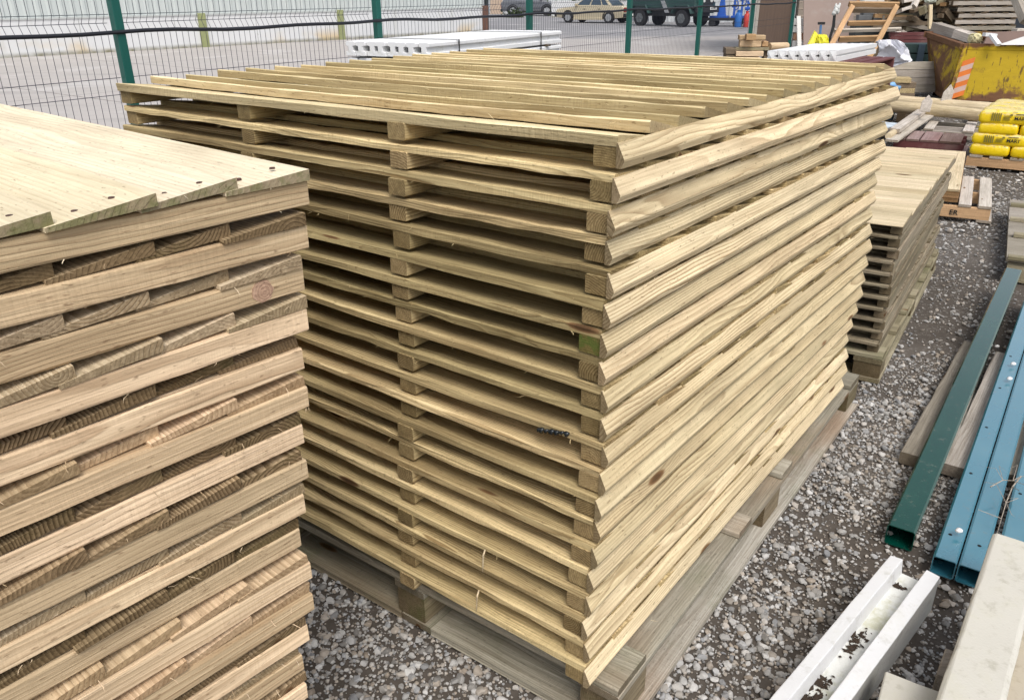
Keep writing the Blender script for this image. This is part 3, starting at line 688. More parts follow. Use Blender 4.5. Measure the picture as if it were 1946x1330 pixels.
# ================================================================== vehicles
M_tyre = plain('tyre_rubber', (.022, .022, .024), .8, var=.2); M_glass = plain('dark_vehicle_glass', (.035, .06, .085), .08, var=.2, scale=1, spec=.8)
M_rim = plain('alloy', (.55, .56, .57), .35, .7); M_blackp = plain('black_plastic', (.018, .019, .02), .55); M_lamp = plain('lamp_glass', (.6, .6, .58), .15); M_redl = plain('red_lamp', (.25, .012, .012), .25)
M_plate = plain('plate_white', (.75, .75, .72), .5)
def carpaint(name, c, metal=.3): 
    t = NT(name); t.set(c, .32, metal, spec=.5); t.b.inputs['Coat Weight'].default_value = .7; t.b.inputs['Coat Roughness'].default_value = .08; return t.m
def loft(mb, secs):
    """secs: list of (x, [(y,z)...]) rings"""
    k = len(secs[0][1]); vs = [(x, y, z) for x, r in secs for y, z in r]; fs = []
    for i in range(len(secs)-1):
        for j in range(k): fs.append((i*k+j, i*k+(j+1) % k, (i+1)*k+(j+1) % k, (i+1)*k+j))
    fs += [tuple(range(k-1, -1, -1)), tuple(range((len(secs)-1)*k, len(secs)*k))]
    return mb.add(vs, fs)
def wheel(t, x, y, r, w, rimf=.62, rim=M_rim, sp=5, side=1):
    m = MB(); m.tube([(x, y-w/2, r), (x, y-w*.42, r), (x, y+w*.42, r), (x, y+w/2, r)], [r*.9, r, r, r*.9], 20); ty = m.build('wheel', M_tyre, t, local=True)
    m = MB(); yy = y + side*(w/2+.004); m.tube([(x, yy-side*.03, r), (x, yy, r)], [r*rimf, r*rimf*.93], 18)
    for q in range(sp):
        an = 2*math.pi*q/sp; m.box((x+math.cos(an)*r*rimf*.5, yy+side*.006, r+math.sin(an)*r*rimf*.5), (r*rimf*.9, .02, r*.16), ax=(Vector((math.cos(an), 0, math.sin(an))), Y3, Vector((-math.sin(an), 0, math.cos(an)))))
    rm = m.build('rim', rim, ty, local=True)
def ring(hw, z0, z1, tuck=.04): return [(-hw+tuck, z0), (hw-tuck, z0), (hw, z0+(z1-z0)*.45), (hw-.03, z1-.05), (hw-.10, z1), (-hw+.10, z1), (-hw+.03, z1-.05), (-hw, z0+(z1-z0)*.45)]
def car(label, loc, rz, paint, prof, roofp, hw, wr, wb, rimsp, lights=True, glassmat=M_glass, trim=None, name='parked_car'):
    t = thing(name, label, 'car', loc, rz, 'cars parked across the yard')
    m = MB(); loft(m, [(x, ring(hw*w, z0, z1)) for x, z0, z1, w in prof]); m.build('body', paint, t, local=True, bevel=.02)
    # cabin: bottom outline then roof outline
    (x0, x1, zb), (x2, x3, zr), rw = roofp; w0 = hw-.06; m = MB()
    bv = [(x0, -w0, zb), (x1, -w0, zb), (x1, w0, zb), (x0, w0, zb), (x2, -rw, zr), (x3, -rw, zr), (x3, rw, zr), (x2, rw, zr)]
    m.add(bv, [(3, 2, 1, 0), (4, 5, 6, 7), (0, 1, 5, 4), (1, 2, 6, 5), (2, 3, 7, 6), (3, 0, 4, 7)]); m.build('cabin', paint, t, local=True, bevel=.04, seg=2)
    def quad(A, B, C_, D, f=(.07, .93, .16, .86), nm='window'):
        A, B, C_, D = map(Vector, (A, B, C_, D))
        def bl(u, v): return A*(1-u)*(1-v)+B*u*(1-v)+C_*u*v+D*(1-u)*v
        P = [bl(f[0], f[2]), bl(f[1], f[2]), bl(f[1], f[3]), bl(f[0], f[3])]; n = (B-A).cross(D-A).normalized()
        mm = MB(); mm.poly([p-n*.004 for p in P], n*.012); mm.build(nm, glassmat, t, local=True)
    b = [Vector(q) for q in bv]
    for s in (0, 1):
        A, B, C_, D = (b[0], b[1], b[5], b[4]) if s == 0 else (b[2], b[3], b[7], b[6])
        cuts = ((.05, .40), (.44, .74), (.77, .93)) if s == 1 else ((.07, .23), (.26, .56), (.60, .95))
        for u0, u1 in cuts: quad(A, B, C_, D, (u0, u1, .14, .86))
    quad(b[1], b[2], b[6], b[5], (.08, .92, .1, .9), 'windscreen'); quad(b[3], b[0], b[4], b[7], (.08, .92, .1, .9), 'rear_window')
    for x in (wb/2, -wb/2):
        for s in (-1, 1): wheel(t, x, s*(hw-.10), wr, .21, .66, M_rim, rimsp, s)
    # arches, sills, bumpers, lights, handles, mirrors
    for s in (-1, 1):
        m = MB(); m.box((0, s*(hw-.03), wr*.80), (wb-2.3*wr, .07, .14)); m.build('sill', trim or M_blackp, t, local=True, bevel=.01)
        for x in (wb/2, -wb/2):
            m = MB(); pts = [(x+math.cos(a)*wr*1.16, s*(hw-.006), wr+math.sin(a)*wr*1.16) for a in np.linspace(-.15, math.pi+.15, 12)]
            m.tube(pts, .035, 6); m.build('wheel_arch', M_blackp, t, local=True, smooth=True)
        m = MB(); m.box((x1-.25, s*(hw+.08), zb+.10), (.12, .2, .13)); m.build('mirror', paint, t, local=True, bevel=.02)
        for x in (-.75, .25):
            m = MB(); m.box((x, s*(hw-.012), zb-.14), (.16, .03, .03)); m.build('door_handle', M_blackp, t, local=True, bevel=.006)
    xf = max(p[0] for p in prof); xr = min(p[0] for p in prof)
    for x, nm in ((xf, 'front_bumper'), (xr, 'rear_bumper')):
        m = MB(); m.box((x, 0, .43), (.12, hw*1.86, .2)); m.build(nm, M_blackp, t, local=True, bevel=.03)
    for s in (-1, 1):
        m = MB(); m.box((xf-.01, s*hw*.68, .68), (.08, .34, .15)); m.build('headlight', M_lamp, t, local=True, bevel=.02)
        m = MB(); m.box((xr+.01, s*hw*.72, .72), (.08, .30, .24)); m.build('tail_light', M_redl, t, local=True, bevel=.02)
    m = MB(); m.box((xr-.065, 0, .45), (.01, .52, .11)); m.build('number_plate', M_plate, t, local=True)
    m = MB(); m.box((xf+.05, 0, .62), (.02, hw*.9, .12)); m.build('grille', M_blackp, t, local=True)
    return t
gold = carpaint('champagne_gold_paint', (.55, .475, .33), .2)
rwp = G(1153.5, 45.6); fwp = G(1083, 44.0)
hd = Vector((fwp.x-rwp.x, fwp.y-rwp.y, 0)); 
# seen from its left-rear: heads left and away from the camera
g_ang = 143.0
mid = (rwp+fwp)/2; mid = mid + dirv(g_ang-90)*.80
car('champagne gold old saloon car seen from its side, parked beside the dark truck', mid, g_ang, gold,
    [(-2.36, .42, .86, .86), (-2.25, .30, .93, .97), (-1.2, .24, .96, 1), (.6, .24, .93, 1), (1.6, .26, .86, .98), (2.2, .30, .78, .93), (2.33, .40, .66, .86)],
    ((-1.55, 1.0, .90), (-.95, .32, 1.43), .60), .86, .315, 2.77, 8, trim=gold)
grey = carpaint('grey_metallic_paint', (.16, .165, .18), .5)
gs = G(1020, 31)
car('dark grey estate off-roader parked in front of the far hall, facing right', V(1.9, 69, 0), -14, grey,
    [(-2.36, .52, 1.0, .9), (-2.2, .36, 1.12, .98), (-1.2, .30, 1.16, 1), (.6, .30, 1.15, 1), (1.5, .34, 1.08, .98), (2.2, .40, .98, .94), (2.35, .5, .86, .88)],
    ((-2.2, 1.15, 1.1), (-1.85, .3, 1.8), .72), .97, .39, 2.74, 5)
# dark green truck
M_army = carpaint('dark_green_truck_paint', (.020, .062, .055), .0); M_army2 = plain('dark_green_canvas', (.035, .075, .07), .8)
tr, tf = G(1216.5, 50), G(1301, 52.5)
tv = Vector((tf.x-tr.x, tf.y-tr.y, 0)); trz = -50.0
tvd = dirv(trz); wbt = 2.75
mid = tr + tvd*(wbt/2) + dirv(trz+90)*.75; mid.z = 0
t = thing('truck', 'dark green off-road truck with big tyres and silver steps, facing right', 'truck', mid, trz)
m = MB()
for x, z, d in ((0, 1.08, (4.3, 1.66, .42)), (1.72, 1.32, (1.05, 1.25, .5)), (.55, 1.75, (1.35, 1.62, 1.05)), (-1.15, 1.62, (2.1, 1.7, .85))): m.box((x, 0, z), d)
m.build('body', M_army, t, local=True, bevel=.05, seg=2)
m = MB(); m.box((-1.15, 0, 2.3), (2.15, 1.72, .6), tap=.9); m.build('canvas_cover', M_army2, t, local=True, bevel=.06)
m = MB(); m.box((0, 0, .74), (4.1, 1.15, .5)); m.build('chassis', M_blackp, t, local=True)
m = MB(); m.box((2.3, 0, .78), (.14, 1.75, .22)); m.build('bumper', M_blackp, t, local=True, bevel=.02)
m = MB(); m.box((2.25, 0, 1.22), (.04, .95, .42)); m.build('grille', M_blackp, t, local=True)
for s in (-1, 1):
    for x in (wbt/2, -wbt/2): wheel(t, x, s*.72, .40, .27, .60, plain('grey_steel_rim', (.13, .14, .145), .6), 6, s)
    for x in (wbt/2, -wbt/2):
        m = MB(); A = [(x+math.cos(a)*.56, z) for a, z in ()]; pts = []
        pr = [(-.62, .62), (-.42, .98), (.42, .98), (.62, .62)]
        for (xa, za), (xb, zb_) in zip(pr[:-1], pr[1:]): m.poly([(x+xa, s*.60, za), (x+xb, s*.60, zb_), (x+xb, s*.60, zb_+.05), (x+xa, s*.60, za+.05)], (0, s*.34, 0))
        m.build('mudguard', M_army2, t, local=True)
    m = MB(); m.tube([(2.285, s*.30, 1.22), (2.31, s*.30, 1.22)], [.10, .09], 14); m.build('headlight', M_lamp, t, local=True)
    m = MB(); m.tube([(2.285, s*.55, 1.22), (2.31, s*.55, 1.22)], [.09, .08], 14); m.build('headlight', M_lamp, t, local=True)
    m = MB(); m.box((.55, s*.825, 2.0), (1.0, .02, .42)); m.build('window', M_glass, t, local=True)
    m = MB(); m.poly([(.05, s*.87, 1.22), (.28, s*.87, 1.22), (.62, s*.87, .66), (.38, s*.87, .66)], (0, s*.05, 0)); m.build('step', M_rim, t, local=True)
    m = MB(); m.box((-1.15, s*.865, 1.36), (2.1, .03, .07)); m.build('trim_strip', M_rim, t, local=True)
m = MB(); m.box((1.235, 0, 2.0), (.02, 1.35, .42)); m.build('windscreen', M_glass, t, local=True)
m = MB(); m.box((2.385, .38, .86), (.012, .55, .13)); npl = m.build('number_plate', M_plate, t, local=True)
m = MB()
for q in range(6): m.box((2.393, .38-.19+q*.076, .86), (.006, .045, .07))
m.build('plate_lettering', M_blackp, npl, local=True)
# blue machinery, trailer and gas bottles
M_blue = plain('bright_blue_paint', (.012, .09, .42), .45, var=.2); g = AT(1383, 47, 43.5)
t = thing('flatbed_trailer', 'low dark flatbed trailer standing behind the gas bottles', 'trailer', (g.x, g.y, 0), -25)
m = MB(); m.box((0, 0, .34), (2.6, 1.2, .12)); m.build('deck', M_blackp, t, local=True)
for x in (-.7, .5):
    for s in (-1, 1): wheel(t, x, s*.5, .17, .14, .5, M_blackp, 4, s)
t = thing('lifting_machine', 'bright blue machine with tapered columns standing on the low trailer', 'machine', (g.x, g.y, .40), -25)
m = MB(); m.box((-.45, 0, .05), (.9, .6, .1)); m.box((.55, 0, .05), (.8, .5, .1)); m.build('base', M_blue, t, local=True, bevel=.01)
m = MB(); m.box((-.35, 0, .55), (.42, .3, .9), tap=.35); m.box((-.3, 0, 1.5), (.16, .16, 1.2)); m.build('column', M_blue, t, local=True, bevel=.01)
for x, h, l in ((.25, .9, .1), (.62, 1.4, .09), (.9, .7, .08)):
    m = MB(); m.box((x, .05, h/2+.1), (l, l, h)); m.tube([(x, .05, h+.05), (x+.15, .05, h*.8), (x+.2, .05, h*.5), (x, .05, h*.35)], .03, 6); m.tube([(x-.12, .05, h*.6), (x+.12, .05, h*.62)], .07, 8); m.build('lifting_arm', M_blue, t, local=True)
def bottle(lab, px, py, yd, c, rr=.16, h=.72):
    p = AT(px, py, yd); t = thing('gas_bottle', lab, 'gas bottle', (p.x, p.y, 0), 0, 'gas bottles by the workshop wall')
    mt = plain('bottle_paint', c, .4, var=.15)
    m = MB(); m.tube([(0, 0, 0), (0, 0, .03), (0, 0, h*.72), (0, 0, h*.82), (0, 0, h*.88)], [rr*.9, rr, rr, rr*.72, rr*.3], 18); m.build('cylinder', mt, t, local=True, smooth=True)
    m = MB(); m.tube([(0, 0, h*.86), (0, 0, h)], [rr*.5, rr*.55], 14, cap=False); m.tube([(0, 0, h*.86), (0, 0, h*.98)], .03, 8); m.build('valve_collar', mt, t, local=True)
bottle('bright blue gas bottle standing beside the low trailer', 1402, 51, 42, (.02, .13, .42), .17, .80)
bottle('red gas bottle standing beside the blue gas bottle', 1417.5, 51, 42, (.50, .045, .03), .14, .74)
# ================================================================== concrete fence-post stacks
def hpost(w, h): # slotted section lying on its side: slots left and right
    s = .026
    return [(0, 0), (w, 0), (w, h*.30), (w-s, h*.34), (w-s, h*.66), (w, h*.70), (w, h*.93), (w*.86, h), (w*.14, h), (0, h*.93), (0, h*.70), (s, h*.66), (s, h*.34), (0, h*.30)]
PA = AT(812, 82, 6.9); PAZ = PA.z - .118
cdir, cin = dirv(60.0), dirv(150.0)
proto = None
for lay in range(2):
    for q in range(8 if lay == 0 else 8):
        o = PA + cin*(.107*q) + cdir*(random.uniform(-.02, .02)); o.z = PAZ - lay*.135
        lab = ('white slotted concrete post, top layer by the fence, %s from the near edge' if lay == 0 else 'white slotted concrete post, lower layer by the fence, %s from the near edge') % ORD[q+1]
        if proto is None:
            proto = thing('concrete_post', lab, 'concrete post', o, 60, 'concrete posts stacked by the mesh fence')
            m = MB(); m.sweep(V(0, 0, 0), X3, Y3, Z, 2.42, hpost(.103, .118), n=10, amp=.0025); m.build('shaft', M_wconc, proto, local=True, bevel=.003)
        else: dup(proto, o, 60+random.uniform(-.15, .15), lab)
m = MB()
for s in (.45, 1.95):
    for q in (-.012, .86):
        m.box(PA + cdir*s + cin*q + Z*(-.125), (.016, .003, .262), 60)
    m.box(PA + cdir*s + cin*.425 + Z*.004, (.016, .88, .003), 60)
tag(m.build('strap', plain('black_strap', (.012, .012, .012), .5)), 'black plastic strapping round the white concrete posts by the fence', 'strapping')
for s in (.3, 1.2, 2.1):
    m = MB(); m.beam(PA + cdir*s - cin*.03 + Z*(-.127), PA + cdir*s + cin*.90 + Z*(-.127), .06, .015, n=3); tag(m.build('timber_spacer', W_dark), 'dark timber spacer between the layers of white concrete posts, %s' % {.3: 'at their near ends', 1.2: 'in the middle', 2.1: 'at their far ends'}[s], 'timber spacer', 'spacers between concrete posts')
zz = PAZ - .135
m = MB()
zb2 = zz - .005
for q, (a, b) in enumerate(((.1, .5), (1.0, 1.4), (1.95, 2.35))):
    m = MB(); hh = zb2
    for k in range(6): m.box(PA + cdir*(a+b)*.5 + cin*.42 + Z*(-PA.z + hh*(k+.5)/6), (b-a, .9, hh/6-.006), 60)
    tag(m.build('block_pier', M_gconc, bevel=.004), 'grey concrete block pier carrying the white posts, %s' % ('nearest', 'middle', 'farthest')[q], 'block pier', 'piers under the concrete posts')

# right stack on a dark red pallet
ca, cb_, cc_ = G(1612, 96, .96), G(1675, 84, .96), G(1474, 97, .96)
cd_ = (cb_-ca); cl = cd_.length; cd_.normalize(); cyaw = math.degrees(math.atan2(cd_.y, cd_.x)); ce = (cc_-ca); cw = ce.length; ce.normalize()
proto = None
M_lay = conc('pale_grey_concrete', (.66, .665, .66), green=.05, spots=.2)
for q in range(7):
    o = ca + ce*(cw*(q+1)/7); o = Vector((o.x, o.y, .96-.125)); side = dirv(cyaw+90)
    lab = 'pale concrete post with a star-shaped end on the dark red pallet, %s from the right' % ORD[q+1]
    if proto is None:
        proto = thing('concrete_post', lab, 'concrete post', o, cyaw, 'concrete posts on the dark red pallet')
        w = cw/7*abs(ce.dot(side))-.004; m = MB(); m.sweep(V(0, 0, 0), X3, Y3, Z, cl+.25, [(0, 0), (w, 0), (w, .05), (w-.02, .055), (w-.02, .07), (w, .075), (w, .122), (0, .122), (0, .075), (.02, .07), (.02, .055), (0, .05)], n=4, amp=.002)
        m.add([(-.018, w/2, .061), (.0, .008, .008), (0, w-.008, .008), (0, w-.008, .114), (0, .008, .114)], [(0, 1, 2), (0, 2, 3), (0, 3, 4), (0, 4, 1), (4, 3, 2, 1)])
        m.build('shaft', M_lay, proto, local=True)
    else: dup(proto, o, cyaw, lab)
pc2 = ca + ce*cw*.5 + cd_*(cl*.5)
def pallet2(name, label, o, yaw, L, Wd, bh, decks, mb_, md, group=None, nb=3, bottom=True, dt=.019, foot=True, cat='pallet', z0=0.0):
    """bearers along x (tall boards), deck boards run along y away from the near edge"""
    t = thing(name, label, cat, (o[0], o[1], z0), yaw, group); b0 = .018 if bottom else 0
    for q in range(nb):
        y = (Wd-.04)*q/(nb-1); MB().plank(V(0, y, b0+.001), X3, Y3, Z, L, .04, bh, n=6, amp=.001).build('bearer', mb_, t, local=True)
    for x, w in decks:
        MB().plank(V(x+w, -.006, b0+bh+.002), Y3, -X3, Z, Wd+.012+random.uniform(-.01, .01), w, dt, n=6, amp=.0015).build('deck_board', md, t, local=True)
    if bottom:
        for f in (0, .45, .9): MB().plank(V(L*f+.1, -.004, .0), Y3, -X3, Z, Wd+.008, .1, .018, n=3).build('bottom_board', md, t, local=True)
    return t
pz = .96-.128
base = ca + ce*(cw+.03) - cd_*.02; byaw = math.degrees(math.atan2(-ce.y, -ce.x))
pallet2('wooden_pallet', 'dark red pallet under the pale concrete posts with star-shaped ends', base + dirv(-40)*.0, cyaw-90+0, .95, cl+.2, .095, [(x*.14, .11) for x in range(7)], W_red, W_red, nb=3, z0=pz-.135)
for q, hh in enumerate((0, 1, 2, 3, 4)):
    pallet2('wooden_pallet', 'dark red pallet in the pile below the pale concrete posts, %s from the ground' % ORD[q+1], base, cyaw-90, .95, cl+.2, .095, [(x*.14, .11) for x in range(7)], W_red, W_red, group='dark red pallets below the posts', z0=q*.139)

# ================================================================== things along the right edge
# pallet stamped with letters, and the plywood pack standing on its left half
so = G(1791, 416) - dirv(-29)*.5; sp = pallet2('wooden_pallet', 'slatted pallet of pale boards with dark stamped letters on its front', so, -29, .80, 1.12, .085, [(.0, .11), (.16, .11), (.34, .12), (.585, .085), (.715, .085)], W_orange, W_white)
M_ink = plain('black_ink', (.02, .018, .016), .8)
letters('ER', .052, V(so.x, so.y, .040)+dirv(-29)*.535+dirv(-119)*.0045, dirv(-29), Z, M_ink, sp, bold=.0008)
pk = thing('board_pack', 'low pack of pale sheet boards lying on the stamped pallet behind the low stack', 'board pack', Vector((so.x, so.y, .125)) + dirv(61)*.02, -29)
for q in range(6):
    MB().plank(V(.575+random.uniform(-.004, .004), .01+random.uniform(-.006, .006), .016*q), Y3, -X3, Z, 1.75, .50, .0150, n=6, amp=.001, ch=.0008).build('sheet', W_pale if q == 5 else W_orange, pk, local=True)
# yellow bags on their pallet
yo = G(1833, 318); YW = -36
pallet2('wooden_pallet', 'orange-brown pallet carrying the yellow bags', yo, YW, 1.2, 1.0, .085, [(.02+.17*x, .11) for x in range(7)], W_orange, W_white)
def bagmat():
    t = NT('yellow_plastic_bag'); o = t.obj(); p = t.sep(o)
    k = t.mix(t.noise(o, 7.0, 3.0), (.74, .50, .003), (.83, .60, .006))
    pr = t.noise(t.vm('MULTIPLY', o, (9., 26., 20.)), 1.0, 3.0, .7)
    top = t.math('MULTIPLY', t.ss(p[2], .078, .092), t.ss(pr, .40, .52)); k = t.mix(t.math('MULTIPLY', top, .32), k, (.62, .64, .62))
    bl = t.math('MULTIPLY', t.ss(p[2], .083, .095), t.ss(t.noise(t.vm('MULTIPLY', o, (16., 40., 20.)), 1.0, 2.0, .6), .6, .66)); k = t.mix(t.math('MULTIPLY', bl, .7), k, (.16, .17, .18))
    return t.set(k, t.mr(pr, .3, .7, .18, .42), bump=t.noise(t.vm('MULTIPLY', o, (1., 1.6, 1.)), 26.0, 3.0), bstr=.35, bdist=.01, spec=.55)
M_bag = bagmat()
def make_bag(L, Wd, H, lab, loc, rz, printed, seed):
    t = thing('cement_bag', lab, 'bag', loc, rz, 'yellow bags on the pallet'); m = MB(); nu, nv = 28, 14; vs = []; fs = []; e1, e2 = .17, .27
    def sg(v, e): return math.copysign(abs(v)**e, v)
    for j in range(nv+1):
        ph = -math.pi/2 + math.pi*j/nv
        for i in range(nu):
            th = 2*math.pi*i/nu; x = sg(math.cos(ph), e2)*sg(math.cos(th), e1)*L/2; y = sg(math.cos(ph), e2)*sg(math.sin(th), e1)*Wd/2; z = sg(math.sin(ph), .5)*H/2
            n = mnoise.noise(Vector((x*8+seed, y*8, z*9))); n2 = mnoise.noise(Vector((x*26, y*26+seed, z*22)))
            sc = 1 + n*.03 + n2*.012
            zz = z*(1 + .10*n) ; zz = max(zz, -H*.47)
            vs.append((x*sc + L/2, y*sc + Wd/2, zz + H*.47))
    for j in range(nv):
        for i in range(nu): fs.append((j*nu+i, j*nu+(i+1) % nu, (j+1)*nu+(i+1) % nu, (j+1)*nu+i))
    m.add(vs, fs); m.build('sack', M_bag, t, local=True, smooth=True)
    m = MB()
    for x in (.004, L-.004): m.box((x, Wd/2, H*.47), (.028, Wd*.72, .006))
    m.build('sealed_end', M_bag, t, local=True)
    if printed:
        X, N = dirv(rz), dirv(rz-90); b = Vector(loc) + N*.0085
        m = MB()
        for q in range(5): m.box(b + X*(.115+q*.017) + Z*(H*.50), (.009, .006, H*.55), rz)
        m.build('barcode', M_bagink, t)
        m = MB()
        for q in range(4): m.box(b + X*.235 + Z*(H*(.34+.09*q)), (.06-.008*(q % 2), .006, .004), rz)
        m.box(b + X*.268 + Z*H*.68, (.02, .006, .016), rz); m.build('small_print', M_bagink, t)
        letters('MART', .042, b + X*.295 + N*.003 + Z*H*.36, X, Z, M_ink, t, bold=.001); 
        m = MB(); m.box(b + X*.345 + Z*(H*.74), (.085, .006, .006), rz); m.build('print_line', M_ink, t)
    return t
M_bagink = plain('faded_bag_print', (.20, .17, .03), .6)
YX, YYd = dirv(YW), dirv(YW+90); BH = .1025
pos = {1: 'first', 2: 'second', 3: 'third'}
for lay in range(4):
    z = .124 + lay*(BH-.004)
    long_ = lay % 2 == 1
    ln, dp = (.47, .335) if long_ else (.34, .47)
    n = 2 if long_ else 3
    for row in range(2 if not long_ else 3):
        for q in range(n):
            if lay == 3 and row == 2: pass
            x = q*(ln+.002) + random.uniform(-.008, .008) + (.03 if lay > 1 else 0); y = row*(dp+.002) + random.uniform(-.008, .008)
            loc = Vector((yo.x, yo.y, z)) + YX*x + YYd*y
            fb = ('front row', 'second row', 'back row')[row]
            lab = 'yellow bag, %s from left, %s, %s layer above its pallet' % (pos[q+1], fb, ('bottom', 'second', 'third', 'fourth')[lay])
            make_bag(ln, dp, BH*(1.3 if lay == 3 else 1.17), lab, loc, YW+random.uniform(-1, 1), long_ and row == 0, random.random()*50)
loc = Vector((yo.x, yo.y, .124+4*(BH-.004)+.012)) + YX*.50 + YYd*.16
make_bag(.5, .34, .125, 'single yellow bag lying on top of the yellow bag stack', loc, YW, True, 3.3)

# mossy pallet with battens at the right edge
mo = G(1914, 489, .15); my = -30.5
t = thing('mossy_pallet', 'grey-green mossy board pallet with raised battens at the right edge of the path', 'pallet', (mo.x, mo.y, 0), my)
for q, y in enumerate((.02, .52, 1.0, 1.5)):
    MB().plank(V(.012, y, .002), X3, Y3, Z, 1.1, .1, .10, n=4, amp=.002).build('bearer', W_moss, t, local=True)
for q, (y, w) in enumerate(((.07, .50), (.60, .40), (1.03, .42), (1.48, .22))):
    MB().plank(V(0, y, .104), X3, Y3, Z, 1.2, w, .03, n=6, amp=.004, ch=.004).build('deck_board', W_grey, t, local=True)
for y in (.0, .55, .98, 1.44): MB().plank(V(.005 if y != .55 else .03, y, .1355), X3, Y3, Z, 1.15, .055, .022, n=6, amp=.003).build('batten', W_moss, t, local=True)
# dark red slatted pallet and the one behind it
ro = G(1700, 262, .14)
pallet2('wooden_pallet', 'worn dark red pallet with two pale boards across it beyond the low stack', (ro.x, ro.y), -31, .66, .62, .1, [(0, .10), (.115, .12), (.25, .17), (.43, .20)], W_red, W_redtop)
r2 = G(1752, 243, .12)
pallet2('wooden_pallet', 'brown slatted pallet beyond the dark red pallet, in front of the round poles', (r2.x, r2.y), -31, 1.3, .8, .075, [(.02, .1), (.42, .11), (.8, .1), (1.15, .1)], W_grey, W_white)
# pale boards and a round stake lying across the dark red pallet
for q, (lab, a, b, w, h, mt) in enumerate((
        ('pale squared board lying across the dark red pallet, the upper one', G(1700, 249, .215), G(1758, 207, .215), .10, .045, W_white),
        ('pale flat board lying under the squared board on the dark red pallet', G(1694, 268, .172), G(1776, 212, .172), .12, .022, W_white))):
    tag(MB().beam(a, b, w, h, n=6, amp=.002).build('loose_board', mt), lab, 'board', 'boards lying across the red pallet')
a, b = G(1688, 259, .20), G(1740, 222, .20); tag(MB().tube([a, b], .032, 12).build('round_stake', W_pale, smooth=False), 'short pale round stake poking out beside the boards on the red pallet', 'stake')
m = MB(); g = G(1693, 238, .15); vs = []; fs = []
for j in range(9):
    for i in range(9):
        x, y = (i-4)*.055, (j-4)*.06; vs.append(g + dirv(-31)*x + dirv(59)*y + Z*(.03*mnoise.noise(Vector((x*9, y*9, 2)))+.02*mnoise.noise(Vector((x*25, y*25, 2)))))
for j in range(8):
    for i in range(8): fs.append((j*9+i, j*9+i+1, j*9+i+10, j*9+i+9))
m.add(vs, fs); m.add([v - Z*.003 for v in vs], [f[::-1] for f in fs])
tag(m.build('plastic_sheet', plain('clear_plastic', (.62, .70, .76), .12, spec=.8), smooth=True, fix=False), 'crumpled bluish plastic sheet beside the pale boards on the red pallet', 'plastic sheet')
# round poles
for lab, a, b, rr in (('thick round peeled pole lying behind the pallets, the nearer one', G(1675, 201, .23), G(1885, 221, .23), .07),
                      ('round peeled pole lying just behind the nearer pole', G(1670, 190, .25), G(1900, 209, .25), .075)):
    a, b = Vector(a), Vector(b); ax = (b-a).normalized(); ay = Z.cross(ax); n = 16
    m = MB(); m.sweep(a, ax, ay, Z, (b-a).length, [(rr*math.cos(2*math.pi*q/n), rr*math.sin(2*math.pi*q/n)) for q in range(n)], n=10, amp=.006, shift=(3, 0, 0), fr=2)
    tag(m.build('round_pole', W_pale, smooth=True), lab, 'pole', 'round poles behind the pallets')
for q, (px, py) in enumerate(((1720, 213), (1850, 226))):
    c = G(px, py, .08); tag(MB().beam(c-dirv(60)*.5, c+dirv(60)*.5, .1, .14, n=3).build('timber_bearer', W_dark), 'dark bearer under the round poles, %s one' % ('left', 'right')[q], 'timber bearer', 'bearers under the poles')
# pointed stakes
def stake(lab, px, py, yd, w, h, lean):
    c = AT(px, py, yd); c.z = max(0.02, c.z); u = dirv(-25)
    up = (Z + u*lean + dirv(65)*.12).normalized(); m = MB(); n = u.cross(up).normalized()
    pts = [c - u*w/2, c + u*w/2, c + u*w/2 + up*h*.66, c + up*h, c - u*w/2 + up*h*.60]
    m.poly(pts, n*.05); return tag(m.build('pointed_stake', W_white, bevel=.003), lab, 'stake', 'pointed stakes near the poles')
stake('pale pointed stake standing in front of the rusty end of the skip', 1795, 200, 10.4, .115, .25, .1)
stake('brownish pointed stake sticking up beside the pale boards', 1757, 213, 9.6, .11, .19, .05)
# timber blocks, blue drum, grey boards, sack
for q, (px, py, w, h) in enumerate(((1707, 152, .30, .075), (1712, 161, .33, .09), (1712, 171, .32, .075), (1710, 180, .34, .075))):
    c = AT(px, py, 11.6); m = MB(); m.box(c, (w, .25, h*.86), -15+random.uniform(-6, 6))
    tag(m.build('timber_block', W_dark if q % 2 else W_rail, bevel=.004), 'brown timber block in the little pile beside the blue drum, %s from the top' % ORD[q+1], 'timber block', 'timber blocks by the blue drum')
c = AT(1688, 183, 11.0); m = MB(); t = thing('plastic_drum', 'light blue plastic drum behind the corner of the tall central stack', 'drum', (c.x, c.y, 0), 0)
hh = AT(1688, 163, 11.0).z
m.tube([(0, 0, 0), (0, 0, hh*.5), (0, 0, hh*.55), (0, 0, hh*.9), (0, 0, hh*.93), (0, 0, hh*.99), (0, 0, hh*1.0)], [.11, .125, .118, .125, .138, .136, .10], 18); m.build('barrel', plain('light_blue_plastic', (.13, .27, .45), .45), t, local=True, smooth=True)
m = MB(); m.tube([(0, 0, hh), (0, 0, hh*1.10)], [.085, .05], 12); m.build('lid', plain('blue_lid', (.2, .4, .66), .35), t, local=True, smooth=True)
yb = 13.4; l0, l1 = AT(1690, 170, yb), AT(1790, 172, yb+.1)
t = thing('timber_bay', 'low bay wall of grey boards behind the tall central stack, beside the skip', 'timber wall', (l0.x, l0.y, 0), -6)
u = (l1-l0); u.z = 0; ul = u.length; u.normalize(); up = AT(1730, 118, yb).z
for q in range(4):
    zb_ = .06 + (up-.06)*q/4; m = MB(); m.plank(Vector((l0.x, l0.y, zb_)) + u*(.0 if q < 2 else -.14), u, Vector((-u.y, u.x, 0)), Z, ul + (.14 if q > 1 else 0), .045, (up-.06)/4-.006, n=8, amp=.003); m.build('board', W_grey if q < 3 else W_white, t)
